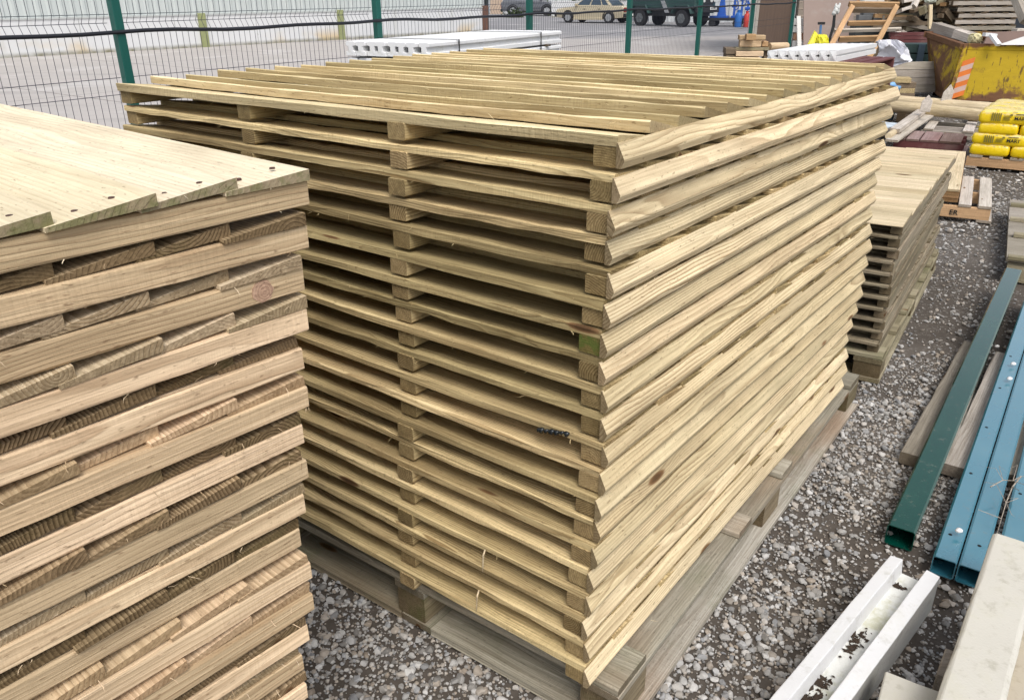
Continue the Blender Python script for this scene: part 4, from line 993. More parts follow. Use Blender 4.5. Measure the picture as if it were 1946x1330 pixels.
for s in (.25, .9, 1.5):
    m = MB(); m.box(Vector((l0.x, l0.y, up/2))+u*min(s, ul-.05)+Vector((-u.y, u.x, 0))*.08, (.06, .06, up), 0); m.build('stay', W_dark, t)
def cloth(lab, name, px0, px1, py0, py1, yd, mat, seed, thick=.12, cat='sack', dome=1.0):
    a, b = AT(px0, py1, yd), AT(px1, py0, yd); w = (b.x-a.x); h = b.z-a.z; c = V((a.x+b.x)/2, yd, (a.z+b.z)/2); m = MB(); nu, nv = 64, 36; vs = []; fs = []
    for j in range(nv+1):
        ph = -math.pi/2+math.pi*j/nv
        for i in range(nu):
            th = 2*math.pi*i/nu; x = math.copysign(abs(math.cos(ph))**.45, 1)*math.copysign(abs(math.cos(th))**.7, math.cos(th)); y = math.cos(ph)*math.sin(th); z = math.copysign(abs(math.sin(ph))**.6, math.sin(ph))
            n = abs(mnoise.noise(Vector((x*2.6+seed+z*1.6, y*2, z*.9))))*.55 + abs(mnoise.noise(Vector((x*6+seed-z*2, y*5, z*2))))*.25
            k = 1 - n*.8; x2 = x*(1-.28*max(0, z)*(1 if x > 0 else .25))
            vs.append(c + Vector((x2*k*w/2, y*k*thick, z*(1-n*.5)*h/2)))
    for j in range(nv):
        for i in range(nu): fs.append((j*nu+i, j*nu+(i+1) % nu, (j+1)*nu+(i+1) % nu, (j+1)*nu+i))
    m.add(vs, fs); return tag(m.build(name, mat, smooth=True), lab, cat)
def drape(lab, name, yd, mat, cat, outline, seed):
    """a limp sack hanging over what is behind it: rows of left and right edge pixels from top to bottom"""
    m = MB(); nu, nv = 34, 30; F_ = []; B_ = []
    for j in range(nv+1):
        f = j/nv*(len(outline)-1); a = min(int(f), len(outline)-2); f -= a
        y, xl, xr = [outline[a][q]*(1-f)+outline[a+1][q]*f for q in range(3)]
        for i in range(nu+1):
            u = i/nu; p = AT(xl+(xr-xl)*u, y, yd)
            bul = math.sin(math.pi*min(1, max(0, u)))**.5*math.sin(math.pi*min(1, .08+.9*j/nv))**.5
            d1 = u*3.1 + j/nv*1.5; n = abs(mnoise.noise(Vector((d1+seed, (j/nv-u*.8)*1.3, 0))))*.22 + abs(mnoise.noise(Vector((d1*2.6, (j/nv-u)*2.2+seed, 4))))*.11
            q = p + V(0, -.16*bul + n*1.9, 0); F_.append(q); B_.append(V(p.x, p.y+.12, p.z))
    fs = []; w = nu+1; N = len(F_)
    for j in range(nv):
        for i in range(nu):
            fs.append((j*w+i, j*w+i+1, (j+1)*w+i+1, (j+1)*w+i)); fs.append((N+(j+1)*w+i, N+(j+1)*w+i+1, N+j*w+i+1, N+j*w+i))
    rim = [j*w for j in range(nv)] + [nv*w+i for i in range(nu)] + [j*w+nu for j in range(nv, 0, -1)] + [i for i in range(nu, 0, -1)]
    for a, b in zip(rim, rim[1:]+rim[:1]): fs.append((a, b, b+N, a+N))
    m.add(F_+B_, fs); return tag(m.build(name, mat, smooth=True), lab, cat)
drape('crumpled white woven sack slumped over the grey boards beside the concrete posts', 'woven_sack', 12.6, plain('white_woven_plastic', (.70, .70, .74), .6, var=.05), 'sack',
      [(77, 1678, 1712), (82, 1677, 1719), (92, 1677, 1729), (102, 1676, 1735), (112, 1676, 1736), (118, 1675, 1733), (121, 1675, 1716), (127, 1677, 1700), (131, 1682, 1692)], 4.2)
c = AT(1748, 100, 14.4); bx = AT(1790, 100, 14.4).x - AT(1724, 100, 14.4).x
t = thing('crate', 'dark green slatted crate behind the grey boards and the skip', 'crate', (c.x, c.y, 0), -12); M_dgreen = plain('dark_green_crate_paint', (.022, .045, .042), .6, var=.3)
ht = AT(1748, 82, 14.4).z
for q in range(5): m = MB(); m.box((.15, 0, ht*(q+.5)/5), (bx+.4, .5, ht/5-.02)); m.build('side_slat', M_dgreen, t, local=True)
for x in (-.05, .5): m = MB(); m.box((x, -.27, ht/2), (.1, .03, ht*.98)); m.build('corner_strip', plain('blue_grey_strip', (.06, .09, .12), .5), t, local=True)
for q in range(3):
    c = AT(1747, 79-q*7, 15.2); m = MB(); m.box((c.x, c.y, c.z), (1.0, .12, .055), -10); tag(m.build('timber_rail', W_red), 'dark red timber rail lying behind the green crate, %s from the bottom' % ORD[q+1], 'timber', 'dark red timbers behind the crate')

# ------------------------------------------------------------------ skip
def skipmat():
    t = NT('rusty_yellow_paint'); o = t.obj(); p = t.sep(o); n = t.noise(o, 2.6, 7.0, .68); n2 = t.noise(t.vm('MULTIPLY', o, (3., 3., 9.)), 1.6, 6.0, .7)
    k = t.mix(n2, (.37, .25, .007), (.50, .345, .012))
    edge = t.math('MAXIMUM', t.ss(p[2], .26, .02), t.ss(p[2], .76, .86))
    f = t.math('ADD', t.math('MULTIPLY', n, 1.0), t.math('MULTIPLY', edge, .17)); f = t.math('ADD', f, t.math('MULTIPLY', t.ss(p[0], .17, .05), .13))
    k = t.mix(t.ss(f, .52, .66), k, t.mix(n2, (.085, .035, .016), (.20, .095, .04)))
    sc = t.noise(t.vm('MULTIPLY', o, (26., 26., 5.)), 1.0, 3.0, .6); k = t.mix(t.math('MULTIPLY', t.ss(sc, .58, .66), .8), k, (.07, .035, .02))
    return t.set(k, .65, bump=n2, bstr=.3, bdist=.01, spec=.3)
M_skip = skipmat()
A = G(1797, 198); B = G(1770, 178); TA = AT(1832, 85, A.y+.05); TB = AT(1763, 62, B.y); A.z = B.z = .06
sd = dirv(-24); SL = 3.2
t = thing('skip', 'rusty yellow waste skip with an orange and white striped marker, heaped with rubble', 'skip', (A.x, A.y, 0), -24)
Ts = TA + sd*SL; 
def panel(nm, q, th, mat=M_skip):
    q = [Vector(x) for x in q]; n = (q[1]-q[0]).cross(q[3]-q[0]).normalized()*th; m = MB(); m.poly(q, n); return m.build(nm, mat, t)
A2, B2, TA2, TB2 = A+sd*SL*.86, B+sd*SL*.86, TA+sd*SL, TB+sd*SL
panel('side_panel', [A, A2, TA2, TA], .02); panel('side_panel', [B2, B, TB, TB2], .02); panel('end_panel', [B, A, TA, TB], .02); panel('end_panel', [A2, B2, TB2, TA2], .02)
panel('floor_panel', [A, B, B2, A2], .03)
def bar(nm, a, b, w, h, mat=M_skip): 
    m = MB(); m.beam(a, b, w, h, ch=.006); return m.build(nm, mat, t)
bar('rim', TA-sd*.05-Z*.03, TA2-Z*.03, .07, .09); bar('rim', TB-sd*.05-Z*.03, TB2-Z*.03, .07, .09); bar('rim', TA-Z*.032, TB-Z*.032, .074, .085)
nfr = Vector((sd.y, -sd.x, 0))
m = MB(); e0, e1 = A+sd*.0, TA+sd*.0
m.beam(A+nfr*.03+sd*.02, TA+nfr*.03+sd*.02, .05, .09, up=nfr); m.build('corner_post', M_skip, t)
# striped marker along the corner
M_or = plain('orange_reflective', (.62, .16, .02), .5, var=.25); M_wh = plain('dull_white_reflective', (.52, .36, .30), .45, var=.15)
def onside(s, f): return (A+(TA-A)*f) + sd*s + nfr*.045
strip = thing('marker_plate', 'orange and white diagonally striped marker plate on the skip corner', 'marker plate', A, 0)
for q in range(7):
    f0, f1 = .02 + q*.098, .02 + (q+1)*.098
    k0, k1 = .10, .10
    pts = [onside(.05, f0), onside(.20, f0+.08), onside(.20, f1+.08), onside(.05, f1)]
    m = MB(); m.poly(pts, nfr*.004); m.build('stripe', M_or if q % 2 == 0 else M_wh, strip)
strip['category'] = 'marker plate'
for q in range(2):
    c = A + sd*(.5+1.4*q) + Vector((-nfr.x, -nfr.y, 0))*.5; m = MB(); m.box((c.x, c.y, .03), (.14, 1.2, .055), -24); m.build('skid', W_dark, t)
ct = (TA+TB)/2
def rub(lab, name, pts, w, h, mat, cat, grp='rubbish heaped in the skip'):
    m = MB(); m.beam(pts[0], pts[1], w, h, n=4, amp=.004); return tag(m.build(name, mat), lab, cat, grp)
rub('thick broken grey beam lying across the end of the skip', 'broken_beam', (AT(1778, 52, 13.9), AT(1845, 72, 13.0)), .16, .14, W_grey, 'timber')
rub('second grey beam beside the broken beam in the skip', 'broken_beam', (AT(1818, 64, 13.2), AT(1850, 74, 12.9)), .16, .12, W_white, 'timber')
cloth('torn lump of pale yellow insulation in the skip', 'insulation_lump', 1840, 1866, 63, 84, 12.6, plain('insulation', (.62, .56, .33), .9, var=.2, scale=20), 9.0, .14, 'insulation')
rub('white plastic frame piece leaning in the skip', 'frame_piece', (AT(1870, 66, 12.4), AT(1892, 68, 12.4)), .09, .05, M_wconc, 'frame piece')
rub('white plastic frame leg pointing down in the skip', 'frame_piece', (AT(1884, 67, 12.35), AT(1898, 86, 12.2)), .08, .04, M_wconc, 'frame piece')
m = MB(); m.poly([AT(1898, 86, 12.3), AT(1960, 86, 12.1), AT(1960, 66, 12.3)], V(0, .03, 0)); tag(m.build('board_offcut', plain('white_board_face', (.60, .58, .55), .6)), 'white triangular board offcut sticking out of the skip', 'board', 'rubbish heaped in the skip')
m = MB(); m.poly([AT(1870, 84, 13.0), AT(1975, 88, 12.9), AT(1975, 58, 13.2), AT(1880, 62, 13.2)], V(0, .03, 0)); tag(m.build('board_offcut', plain('brown_board_face', (.16, .105, .085), .7, var=.2)), 'large brown board standing on edge in the skip', 'board', 'rubbish heaped in the skip')
m = MB()
for _ in range(130):
    s = random.uniform(.04, .13); u_ = random.uniform(.1, SL*.9); v_ = random.uniform(.08, .92); c = TA.lerp(TB, v_) + sd*u_ + Z*(-.09 + .05*math.sin(u_*3+v_*4) + random.uniform(-.06, .02))
    m.box(c, (s*2.2, s, s*.7), random.uniform(0, 180), tap=random.uniform(.5, 1))
rb = m.build('rubble', W_dark); rb['kind'] = 'stuff'; tag(rb, 'broken timber and rubble filling the skip', 'rubble')
# ------------------------------------------------------------------ sleeper offcuts
DB = 15.0
for q, (x0, y0, x1, y1, dep, mt, lab) in enumerate((
        (1379, 92, 1398, 104, .5, W_dark, 'dark square offcut at the left end of the pile, the upper one'), (1379, 104.5, 1398, 119, .5, W_dark, 'dark square offcut at the left end of the pile, the lower one'),
        (1398.5, 97.5, 1450, 108, .22, W_left, 'long pale offcut in the second row of the pile'), (1393, 108.5, 1443, 119, .26, W_left, 'long pale offcut at the foot of the pile'),
        (1398, 90, 1460, 97, .3, W_moss, 'flat greenish offcut in the middle of the pile'), (1405.6, 77, 1446.5, 90, .2, W_left, 'pale block under the top of the pile'),
        (1405, 67, 1454, 77, .24, W_left, 'pale block at the back near the top of the pile'), (1418, 65, 1437, 77.5, .2, W_orange, 'small pale block crowning the pile, end towards the right'),
        (1448, 79, 1460, 89.5, .3, W_orange, 'small pale block end right of the upper blocks'), (1451, 96, 1472, 119, .3, W_dark, 'dark block at the right foot of the pile'))):
    yd = DB - (.25 if q == 7 else 0) - (.12 if q in (2, 3) else 0); a, b = AT(x0, y1, yd), AT(x1, y0, yd)
    m = MB(); m.plank(Vector((a.x, a.y, a.z+.002)), dirv(-8), dirv(82), Z, b.x-a.x, dep, b.z-a.z-.006, n=3, amp=.003, ch=.006)
    tag(m.build('sleeper_offcut', mt), lab, 'timber offcut', 'sawn offcuts piled by the brown door')
a, b = AT(1461, 89, DB), AT(1495, 88, DB+.3); m = MB(); rr = .062; n = 16; ax = (b-a).normalized(); ay = Z.cross(ax)
m.sweep(a, ax, ay, ax.cross(ay), (b-a).length, [(rr*math.cos(2*math.pi*q/n), rr*math.sin(2*math.pi*q/n)) for q in range(n)], n=3, amp=.003, shift=(1, 0, 0)); tag(m.build('log_offcut', W_left), 'short round log end lying right of the sawn offcuts', 'log')
a = AT(1478, 96, DB); m = MB(); m.box((a.x, a.y+.1, a.z-.03), (.36, .3, .10), -8); tag(m.build('sleeper_offcut', W_dark, bevel=.004), 'dark offcut carrying the short round log end', 'timber offcut', 'sawn offcuts piled by the brown door')
a = AT(1425, 119, DB); hh = a.z
pallet2('wooden_pallet', 'dark pallet under the pile of sawn offcuts', (AT(1374, 119, DB).x, DB-.3), -8, 1.25, .9, max(.05, hh-.045), [(.15*x, .12) for x in range(8)], W_dark, W_dark)
m = MB(); g = AT(1428, 116.5, 13.6); vs = []; fs = []
for j in range(5):
    for i in range(13):
        x, y = (i-6)*.055, (j-2)*.08; vs.append(g + V(x, y, .02*mnoise.noise(Vector((x*8, y*8, 0)))))
for j in range(4):
    for i in range(12): fs.append((j*13+i, j*13+i+1, j*13+i+14, j*13+i+13))
m.add(vs, fs); m.add([v-Z*.004 for v in vs], [f[::-1] for f in fs]); 
tag(m.build('plastic_sheet', plain('white_plastic_sheet', (.78, .79, .82), .4), smooth=True, fix=False), 'white plastic sheet lying in front of the sawn offcuts', 'plastic sheet')
m = MB(); m.box((g.x, g.y, (g.z-.03)/2), (.7, .4, g.z-.03), -8); tag(m.build('timber_block', W_dark, bevel=.01), 'dark timber baulk under the white plastic sheet', 'timber block')

# ------------------------------------------------------------------ stone outbuilding with brown door
def stonemat():
    t = NT('rough_stone_wall'); o = t.obj(); d = t.noise(o, 3.0, 3.0, out='Color')
    v = t.vm('ADD', o, t.vm('MULTIPLY', d, (.10, .10, .07)))
    p = t.sep(v)
    br = t.t.nodes.new('ShaderNodeTexBrick'); t.t.links.new(t.comb(p[0], p[2], 0.0), br.inputs['Vector']); br.inputs['Scale'].default_value = 1.0
    br.inputs['Brick Width'].default_value = .42; br.inputs['Row Height'].default_value = .17; br.inputs['Mortar Size'].default_value = .018; br.inputs['Mortar Smooth'].default_value = .4
    br.inputs['Color1'].default_value = (.30, .25, .20, 1); br.inputs['Color2'].default_value = (.17, .155, .145, 1); br.inputs['Mortar'].default_value = (.33, .27, .22, 1); br.offset = .37
    n = t.noise(o, 1.7, 5.0, .65); k = t.mix(t.ss(n, .52, .66), br.outputs['Color'], t.mix(t.noise(o, 9.0, 4.0), (.27, .19, .15), (.36, .27, .22)))
    k = t.mix(t.math('MULTIPLY', t.ss(t.noise(o, 2.6, 2.0), .64, .69), .9), k, (.42, .22, .12))
    return t.set(k, .9, bump=br.outputs['Fac'], bstr=.5, bdist=.03, spec=.15)
YB = 23.0; b0, b1 = AT(1433, 60, YB), AT(1775, 60, YB); by = -8.0; bu = dirv(by); L = (b1.x-b0.x)/math.cos(R(by))
ob = thing('outbuilding', 'rough stone and brick outbuilding with a brown door at its left end', 'building', (b0.x, b0.y, 0), by)
def sx(px): # picture column -> distance along the wall
    d = ray(px, 40); k = d.x/d.y; return (b0.x - k*b0.y)/(k*math.sin(R(by)) - math.cos(R(by)))
d0, d1 = sx(1437), sx(1506)
M_stone = stonemat()
m = MB(); m.box((d0/2-.02, .2, 1.6), (d0+.04, .4, 3.2)); m.box(((d1+L)/2+.06, .2, 1.6), (L-d1-.12, .4, 3.2)); m.box(((d0+d1)/2, .2, 2.75), (d1-d0+.2, .4, .9)); m.build('wall', M_stone, ob, local=True)
m = MB(); m.box((L/2, 2.6, 3.4), (L+.6, 5.6, .3)); m.build('roof', M_blackp, ob, local=True)
M_door = NT('brown_woodgrain_door'); o_ = M_door.obj(); nn_ = M_door.noise(M_door.vm('MULTIPLY', o_, (26., 26., 1.2)), 1.0, 4.0); M_door = M_door.set(M_door.mix(nn_, (.10, .065, .042), (.165, .11, .075)), .5, spec=.3)
m = MB(); m.box(((d0+d1)/2, .04, 1.08), (d1-d0-.10, .06, 2.14)); dr = m.build('door', M_door, ob, local=True)
m = MB(); m.box((d0+.01, .0, 1.12), (.07, .1, 2.24)); m.box((d1-.01, .0, 1.12), (.07, .1, 2.24)); m.box(((d0+d1)/2, .0, 2.22), (d1-d0-.06, .1, .07)); m.build('door_frame', plain('cream_frame', (.45, .42, .37), .5), ob, local=True)
hs = sx(1498.5); hz = AT(1498, 11, YB).z
m = MB(); m.box((hs+.03, -.02, hz), (.06, .03, .24)); m.box((hs-.05, -.06, hz+.03), (.17, .03, .035)); m.build('handle', plain('white_handle', (.8, .8, .8), .3), dr)
dr_h = [c for c in dr.children][0]
dr_h.data.transform(Matrix.Translation((0, 0, 0)))
m = MB(); m.box((-.08, .05, 1.6), (.1, .5, 3.2)); m.build('corner_board', plain('cream_corner', (.42, .40, .36), .6), ob, local=True)
# items leaning on the outbuilding
yl = 20.5
def lean(lab, nm, px0, px1, py0, py1, yd, dep, mat, cat, back=.4, grp=None):
    a, b = AT(px0, 40, yd), AT(px1, 40, yd); a.z = max(.0, AT(px0, py1, yd).z); b.z = AT(px1, py0, yd).z; w = b.x-a.x; m = MB()
    m.poly([a, V(a.x+w, a.y-.14*w, a.z), V(a.x+w, a.y-.14*w+back, b.z), V(a.x, a.y+back, b.z)], V(.0, dep, .0)); return tag(m.build(nm, mat), lab, cat, grp)
lean('tall pinkish-brown weathered sheet of plywood leaning on the stone outbuilding', 'plywood_sheet', 1537, 1628, -40, 128, yl, .03, plain('weathered_plywood', (.27, .205, .175), .8, var=.14, scale=2.0, dirt=(.33, .31, .28), dirt_amt=.5), 'plywood sheet', .7)
lean('narrow white painted board leaning against the stone wall', 'loose_board', 1527, 1534, 32, 120, yl-.2, .04, plain('white_board_paint', (.60, .58, .54), .6), 'board', .5)
for q in range(6):
    a = AT(1515+random.uniform(-2, 3), 112-q*14, 21.4); m = MB(); m.box((a.x+.12, a.y, a.z), (.40, .22, .15), -8+random.uniform(-6, 6)); 
    tag(m.build('stone_block', (M_gconc if q % 3 else plain('orange_brick', (.36, .19, .11), .8)), bevel=.012), '%s rough block from the ground piled against the stone outbuilding' % ORD[q+1], 'stone block', 'blocks piled against the outbuilding')
cloth('bright yellow plastic bag bunched up beside the wall', 'plastic_bag', 1545, 1577, 65, 96, 17.5, plain('bright_yellow_plastic', (.72, .66, .03), .4, var=.1), 7.7, .16, 'plastic bag')
m = MB(); a, b = AT(1530, 98, 17.4), AT(1549, 60, 17.5); m.poly([a, AT(1546, 92, 17.4), AT(1554, 66, 17.5), b], V(0, .04, .02)); tag(m.build('yellow_flap', plain('yellow_plastic_flap', (.70, .64, .04), .4)), 'folded yellow plastic flap in front of the yellow bag', 'plastic flap')
t = thing('spade', 'blue-shafted tool with a black T handle standing behind the yellow bag', 'spade', AT(1558, 100, 18.5)); t.location.z = 0
m = MB(); m.tube([V(t.location.x, t.location.y, .01), AT(1560, 48, 18.5)], .028, 8); m.build('shaft', plain('blue_shaft', (.09, .19, .36), .4), t)
c = AT(1561, 45, 18.5); m = MB(); m.box(c, (.14, .06, .05), 10); m.build('handle', M_blackp, t)
m = MB(); m.box((t.location.x, t.location.y-.02, .14), (.2, .02, .28)); m.build('blade', M_rim, t)
t = thing('glove_on_pole', 'pale glove drooping on the top of a thin black pole by the wall', 'glove', AT(1582, 90, 18.6)); t.location.z = 0
m = MB(); m.tube([V(t.location.x-.06, 18.6, 0.0), AT(1578, 70, 18.6), AT(1584, 50, 18.6), AT(1586, 28, 18.6)], [.012, .03, .035, .03], 8); m.build('pole', M_blackp, t)
c = AT(1588, 20, 18.6); m = MB()
for q, (dx, dz, rr) in enumerate(((-.03, -.05, .05), (0, .0, .06), (.03, .05, .05), (.05, -.03, .03), (.055, .09, .03), (-.02, .08, .025))): m.tube([c+V(dx-.02, -.02, dz-.05), c+V(dx, -.03, dz), c+V(dx+.01, -.02, dz+.05)], [rr*.7, rr, rr*.6], 8)
m.build('glove', plain('pale_glove', (.55, .56, .54), .8, var=.3, scale=20), t, smooth=True)
# leaning orange timber frame
yf = 14.6
t = thing('leaning_ladder', 'ladder-like frame of new orange timber leaning back behind the concrete posts', 'timber frame', AT(1622, 100, yf)); t.location.z = 0
def fp(px, py, off=0.0):  # frame leans back: farther at the top
    yd = yf + (100-py)*.0105 + off; return AT(px, py, yd)
for a, b in ((fp(1572, 100), fp(1620, 12)), (fp(1657, 100), fp(1704, 12))):
    lo = Vector(a); lo2 = lo + (Vector(a)-Vector(b))*.35
    if lo2.z < .02: lo2 = lo + (Vector(a)-Vector(b))*((lo.z-.02)/max(.01, (b.z-a.z)))
    m = MB(); m.beam(lo2, b, .085, .05, up=V(0, -1, .4), n=4, amp=.002); m.build('side_rail', W_orange, t)
for a, b, w, mt in ((fp(1613, 8.5), fp(1708, 9.5), .085, W_orange), (fp(1611, 45, .03), fp(1690, 43.5, .03), .075, W_orange), (fp(1594, 75, .03), fp(1670, 73, .03), .09, W_orange), (fp(1585, 59, .12), fp(1712, 56, .12), .055, W_white), (fp(1614, 20, .1), fp(1700, 20, .1), .08, W_dark)):
    m = MB(); m.beam(a, b, .05, w, up=V(0, -.5, 1), n=4, amp=.002); m.build('rung', mt, t)
for q, (px, py) in enumerate(((1704, 68), (1714, 66))):
    m = MB(); m.beam(AT(px-8, 88, 15.5), AT(px+4, 60, 15.6), .09, .06, up=V(0, -1, 0), n=3); tag(m.build('loose_board', W_grey if q else W_white), '%s short board end leaning beside the orange frame' % ('greyer' if q else 'whiter'), 'board', 'short boards by the orange frame')
# grey blocks behind the frame
for r in range(4):
    for q in range(3):
        a = AT(1642+q*27+(r % 2)*9, 34-r*10.5, 19.4); m = MB(); m.box(a, (.29, .3, .115), -8+random.uniform(-2, 2))
        tag(m.build('concrete_block', M_gconc if r > 1 else plain('dark_grey_block', (.13, .135, .14), .8, var=.35, scale=9), bevel=.008), 'grey block behind the orange frame, %s in the %s course' % (('left', 'middle', 'right')[q], ('bottom', 'second', 'third', 'top')[r]), 'concrete block', 'grey blocks behind the frame')
a = AT(1672, 41, 19.5); m = MB(); m.box((a.x, a.y, a.z/2-.02), (1.15, .5, a.z-.04), -8); tag(m.build('block_plinth', plain('dark_plinth', (.05, .055, .055), .8, var=.3), bevel=.02), 'dark plinth under the grey blocks behind the orange frame', 'plinth')
# ------------------------------------------------------------------ heap of scrap timber
yh = 18.2
rr_ = random.Random(5)
heap_m = [W_dark, W_old, W_dark, W_grey, W_orange, W_dark, W_moss]
adj = ['crooked', 'thick', 'split', 'short', 'long', 'narrow', 'knotty', 'mossy', 'broken', 'grey']
spots = []
for q in range(62):
    px, py = rr_.uniform(1694, 1822), rr_.uniform(-14, 62)
    py = max(py, -14 + abs(px-1760)*.16)
    c = AT(px, py, yh + rr_.uniform(-.25, .55) + (62-py)*.006); an = rr_.choice((rr_.gauss(0, .25), rr_.gauss(0, .5), rr_.uniform(-1.3, 1.3))); el = rr_.gauss(0, .22)
    d = Vector((math.cos(an)*math.cos(el), math.sin(an)*math.cos(el)*.9, math.sin(el))).normalized(); Lh = rr_.uniform(.2, .62)
    if c.z - abs(d.z)*Lh < .04: c.z = .06+abs(d.z)*Lh
    m = MB(); m.beam(c-d*Lh, c+d*Lh, rr_.uniform(.06, .13), rr_.uniform(.05, .11), n=3, amp=.004); ob_ = m.build('scrap_timber', heap_m[q % 7])
    spots.append((('dark brown', 'dull brown', 'dark brown', 'greyish', 'orange-tinted', 'dark brown', 'greenish')[q % 7], ob_))
for q, (px, ob_) in enumerate(spots): tag(ob_, px + ' scrap timber tangled in the heap behind the skip', 'scrap timber', px + ' scrap timbers in the heap')
m = MB(); c = AT(1765, 30, yh+1); m.box((c.x, yh+1.05, 1.2), (1.75, .14, 2.4), -10); tag(m.build('dark_backing', plain('black_gap_backing', (.02, .02, .022), .85, var=.4)), 'black backing screen added to darken the gaps in the heap of scrap timber', 'screen')  # black sheet added behind the heap so its gaps read as shade
for q in range(7):
    m = MB(); c = AT(1700+q*19, 74, yh); m.beam((c.x-.5, c.y+.1, c.z*.5), (c.x+.5, c.y+.2, c.z*.5), .2, c.z*.9, n=2); tag(m.build('timber_baulk', W_dark), 'dark baulk at the foot of the scrap timber heap', 'timber baulk', 'dark baulks under the heap')
for lab, a, b, w, mt in (('pale upright stake standing in front of the scrap heap', AT(1767, 56, 17.6), AT(1768, 10, 17.7), .07, W_pale), ('pale round stick leaning on top of the scrap heap', AT(1736, 14, 17.6), AT(1746, -10, 17.9), .10, W_white),
                         ('whitish split board at the left of the scrap heap', AT(1712, 20, 17.3), AT(1731, 14, 17.5), .06, W_white), ('upper whitish split board at the left of the scrap heap', AT(1716, 3, 17.3), AT(1738, -1, 17.5), .07, W_white),
                         ('square sawn block end jutting from the scrap heap', AT(1752, 22, 17.4), AT(1756, 18, 17.9), .14, W_moss), ('tall bent bough leaning at the far right over the skip', AT(1930, -6, 15.5), AT(1950, 42, 14.8), .15, W_grey)):
    m = MB(); m.beam(a, b, w, w*.8, up=V(0.1, -1, .2), n=4, amp=.006); tag(m.build('stick', mt), lab, 'stick')
cloth('torn whitish plastic scrap on the top of the scrap heap', 'plastic_scrap', 1756, 1781, -6, 7, 17.4, plain('whitish_scrap', (.55, .58, .48), .6, var=.2), 2.2, .1, 'plastic scrap')
# stack of grey pallets
ys_ = 18.0; g0_ = AT(1812, 60, ys_); pw = AT(1922, 60, ys_).x - g0_.x; ph_ = (AT(1860, 0, ys_).z-AT(1860, 60, ys_).z)/5.05
k0 = int(g0_.z/ph_); zf = g0_.z - k0*ph_
for q in range(k0+7):
    s = random.uniform(-.05, .05) if q < k0+4 else -.12
    pallet2('wooden_pallet', 'grey weathered pallet in the tall pile behind the skip, %s from the ground' % ORD[q+1], (g0_.x+s+.0, g0_.y), -3, pw, .9, ph_-.042, [(.0+x*(pw-.11)/5, .11) for x in range(6)], W_grey, W_dark, group='grey pallets piled behind the skip', bottom=True, z0=zf+q*ph_)
m = MB(); c = AT(1930, 40, 19.2); m.box((c.x+.9, 19.6, 1.2), (2.4, .2, 2.4), -5); tag(m.build('dark_boarding', plain('dark_blue_boarding', (.025, .03, .04), .8, var=.3)), 'dark boarding at the far right behind the pile of grey pallets', 'boarding')
c = AT(1936, 60, 15.8); m = MB(); m.box(c, (.2, .15, .1), 10); tag(m.build('timber_block', W_white, bevel=.004), 'small whitish block end showing above the skip at the far right', 'timber block')
m = MB(); m.box((c.x, c.y, (c.z-.055)/2), (.5, .4, c.z-.055), 5); tag(m.build('timber_baulk', W_dark, bevel=.01), 'dark baulk carrying the small whitish block at the far right', 'timber baulk')

# ================================================================== ground
def ground_mat():
    t = NT('gravel_ground'); o = t.geo(); vo = t.t.nodes.new('ShaderNodeTexVoronoi'); t.t.links.new(o, vo.inputs['Vector']); vo.inputs['Scale'].default_value = 42.0
    v2 = t.t.nodes.new('ShaderNodeTexVoronoi'); t.t.links.new(o, v2.inputs['Vector']); v2.inputs['Scale'].default_value = 95.0
    n = t.noise(o, .9, 5.0, .6); n2 = t.noise(o, 30.0, 4.0, .7)
    dirt = t.mix(n2, (.045, .037, .030), (.12, .102, .085)); dirt = t.mix(t.math('MULTIPLY', t.ss(n, .45, .62), .45), dirt, (.165, .145, .125))
    c1 = t.sep(vo.outputs['Color']); st = t.mix(c1[1], (.20, .185, .165), (.44, .42, .39))
    far = t.ss(t.sep(o)[1], 2.5, 6.5); pres = t.math('MULTIPLY', t.math('MULTIPLY', t.math('LESS_THAN', c1[0], .5), t.ss(vo.outputs['Distance'], .42, .30)), far)
    c2 = t.sep(v2.outputs['Color']); st2 = t.mix(c2[1], (.13, .115, .10), (.30, .28, .255)); pres2 = t.math('MULTIPLY', t.math('LESS_THAN', c2[0], .3), t.ss(v2.outputs['Distance'], .36, .2))
    k = t.mix(pres2, dirt, st2); k = t.mix(pres, k, st)
    h = t.math('ADD', t.math('MULTIPLY', pres, .8), t.math('ADD', t.math('MULTIPLY', pres2, .4), t.math('MULTIPLY', n2, .5)))
    return t.set(k, .9, bump=h, bstr=.7, bdist=.008, spec=.25)
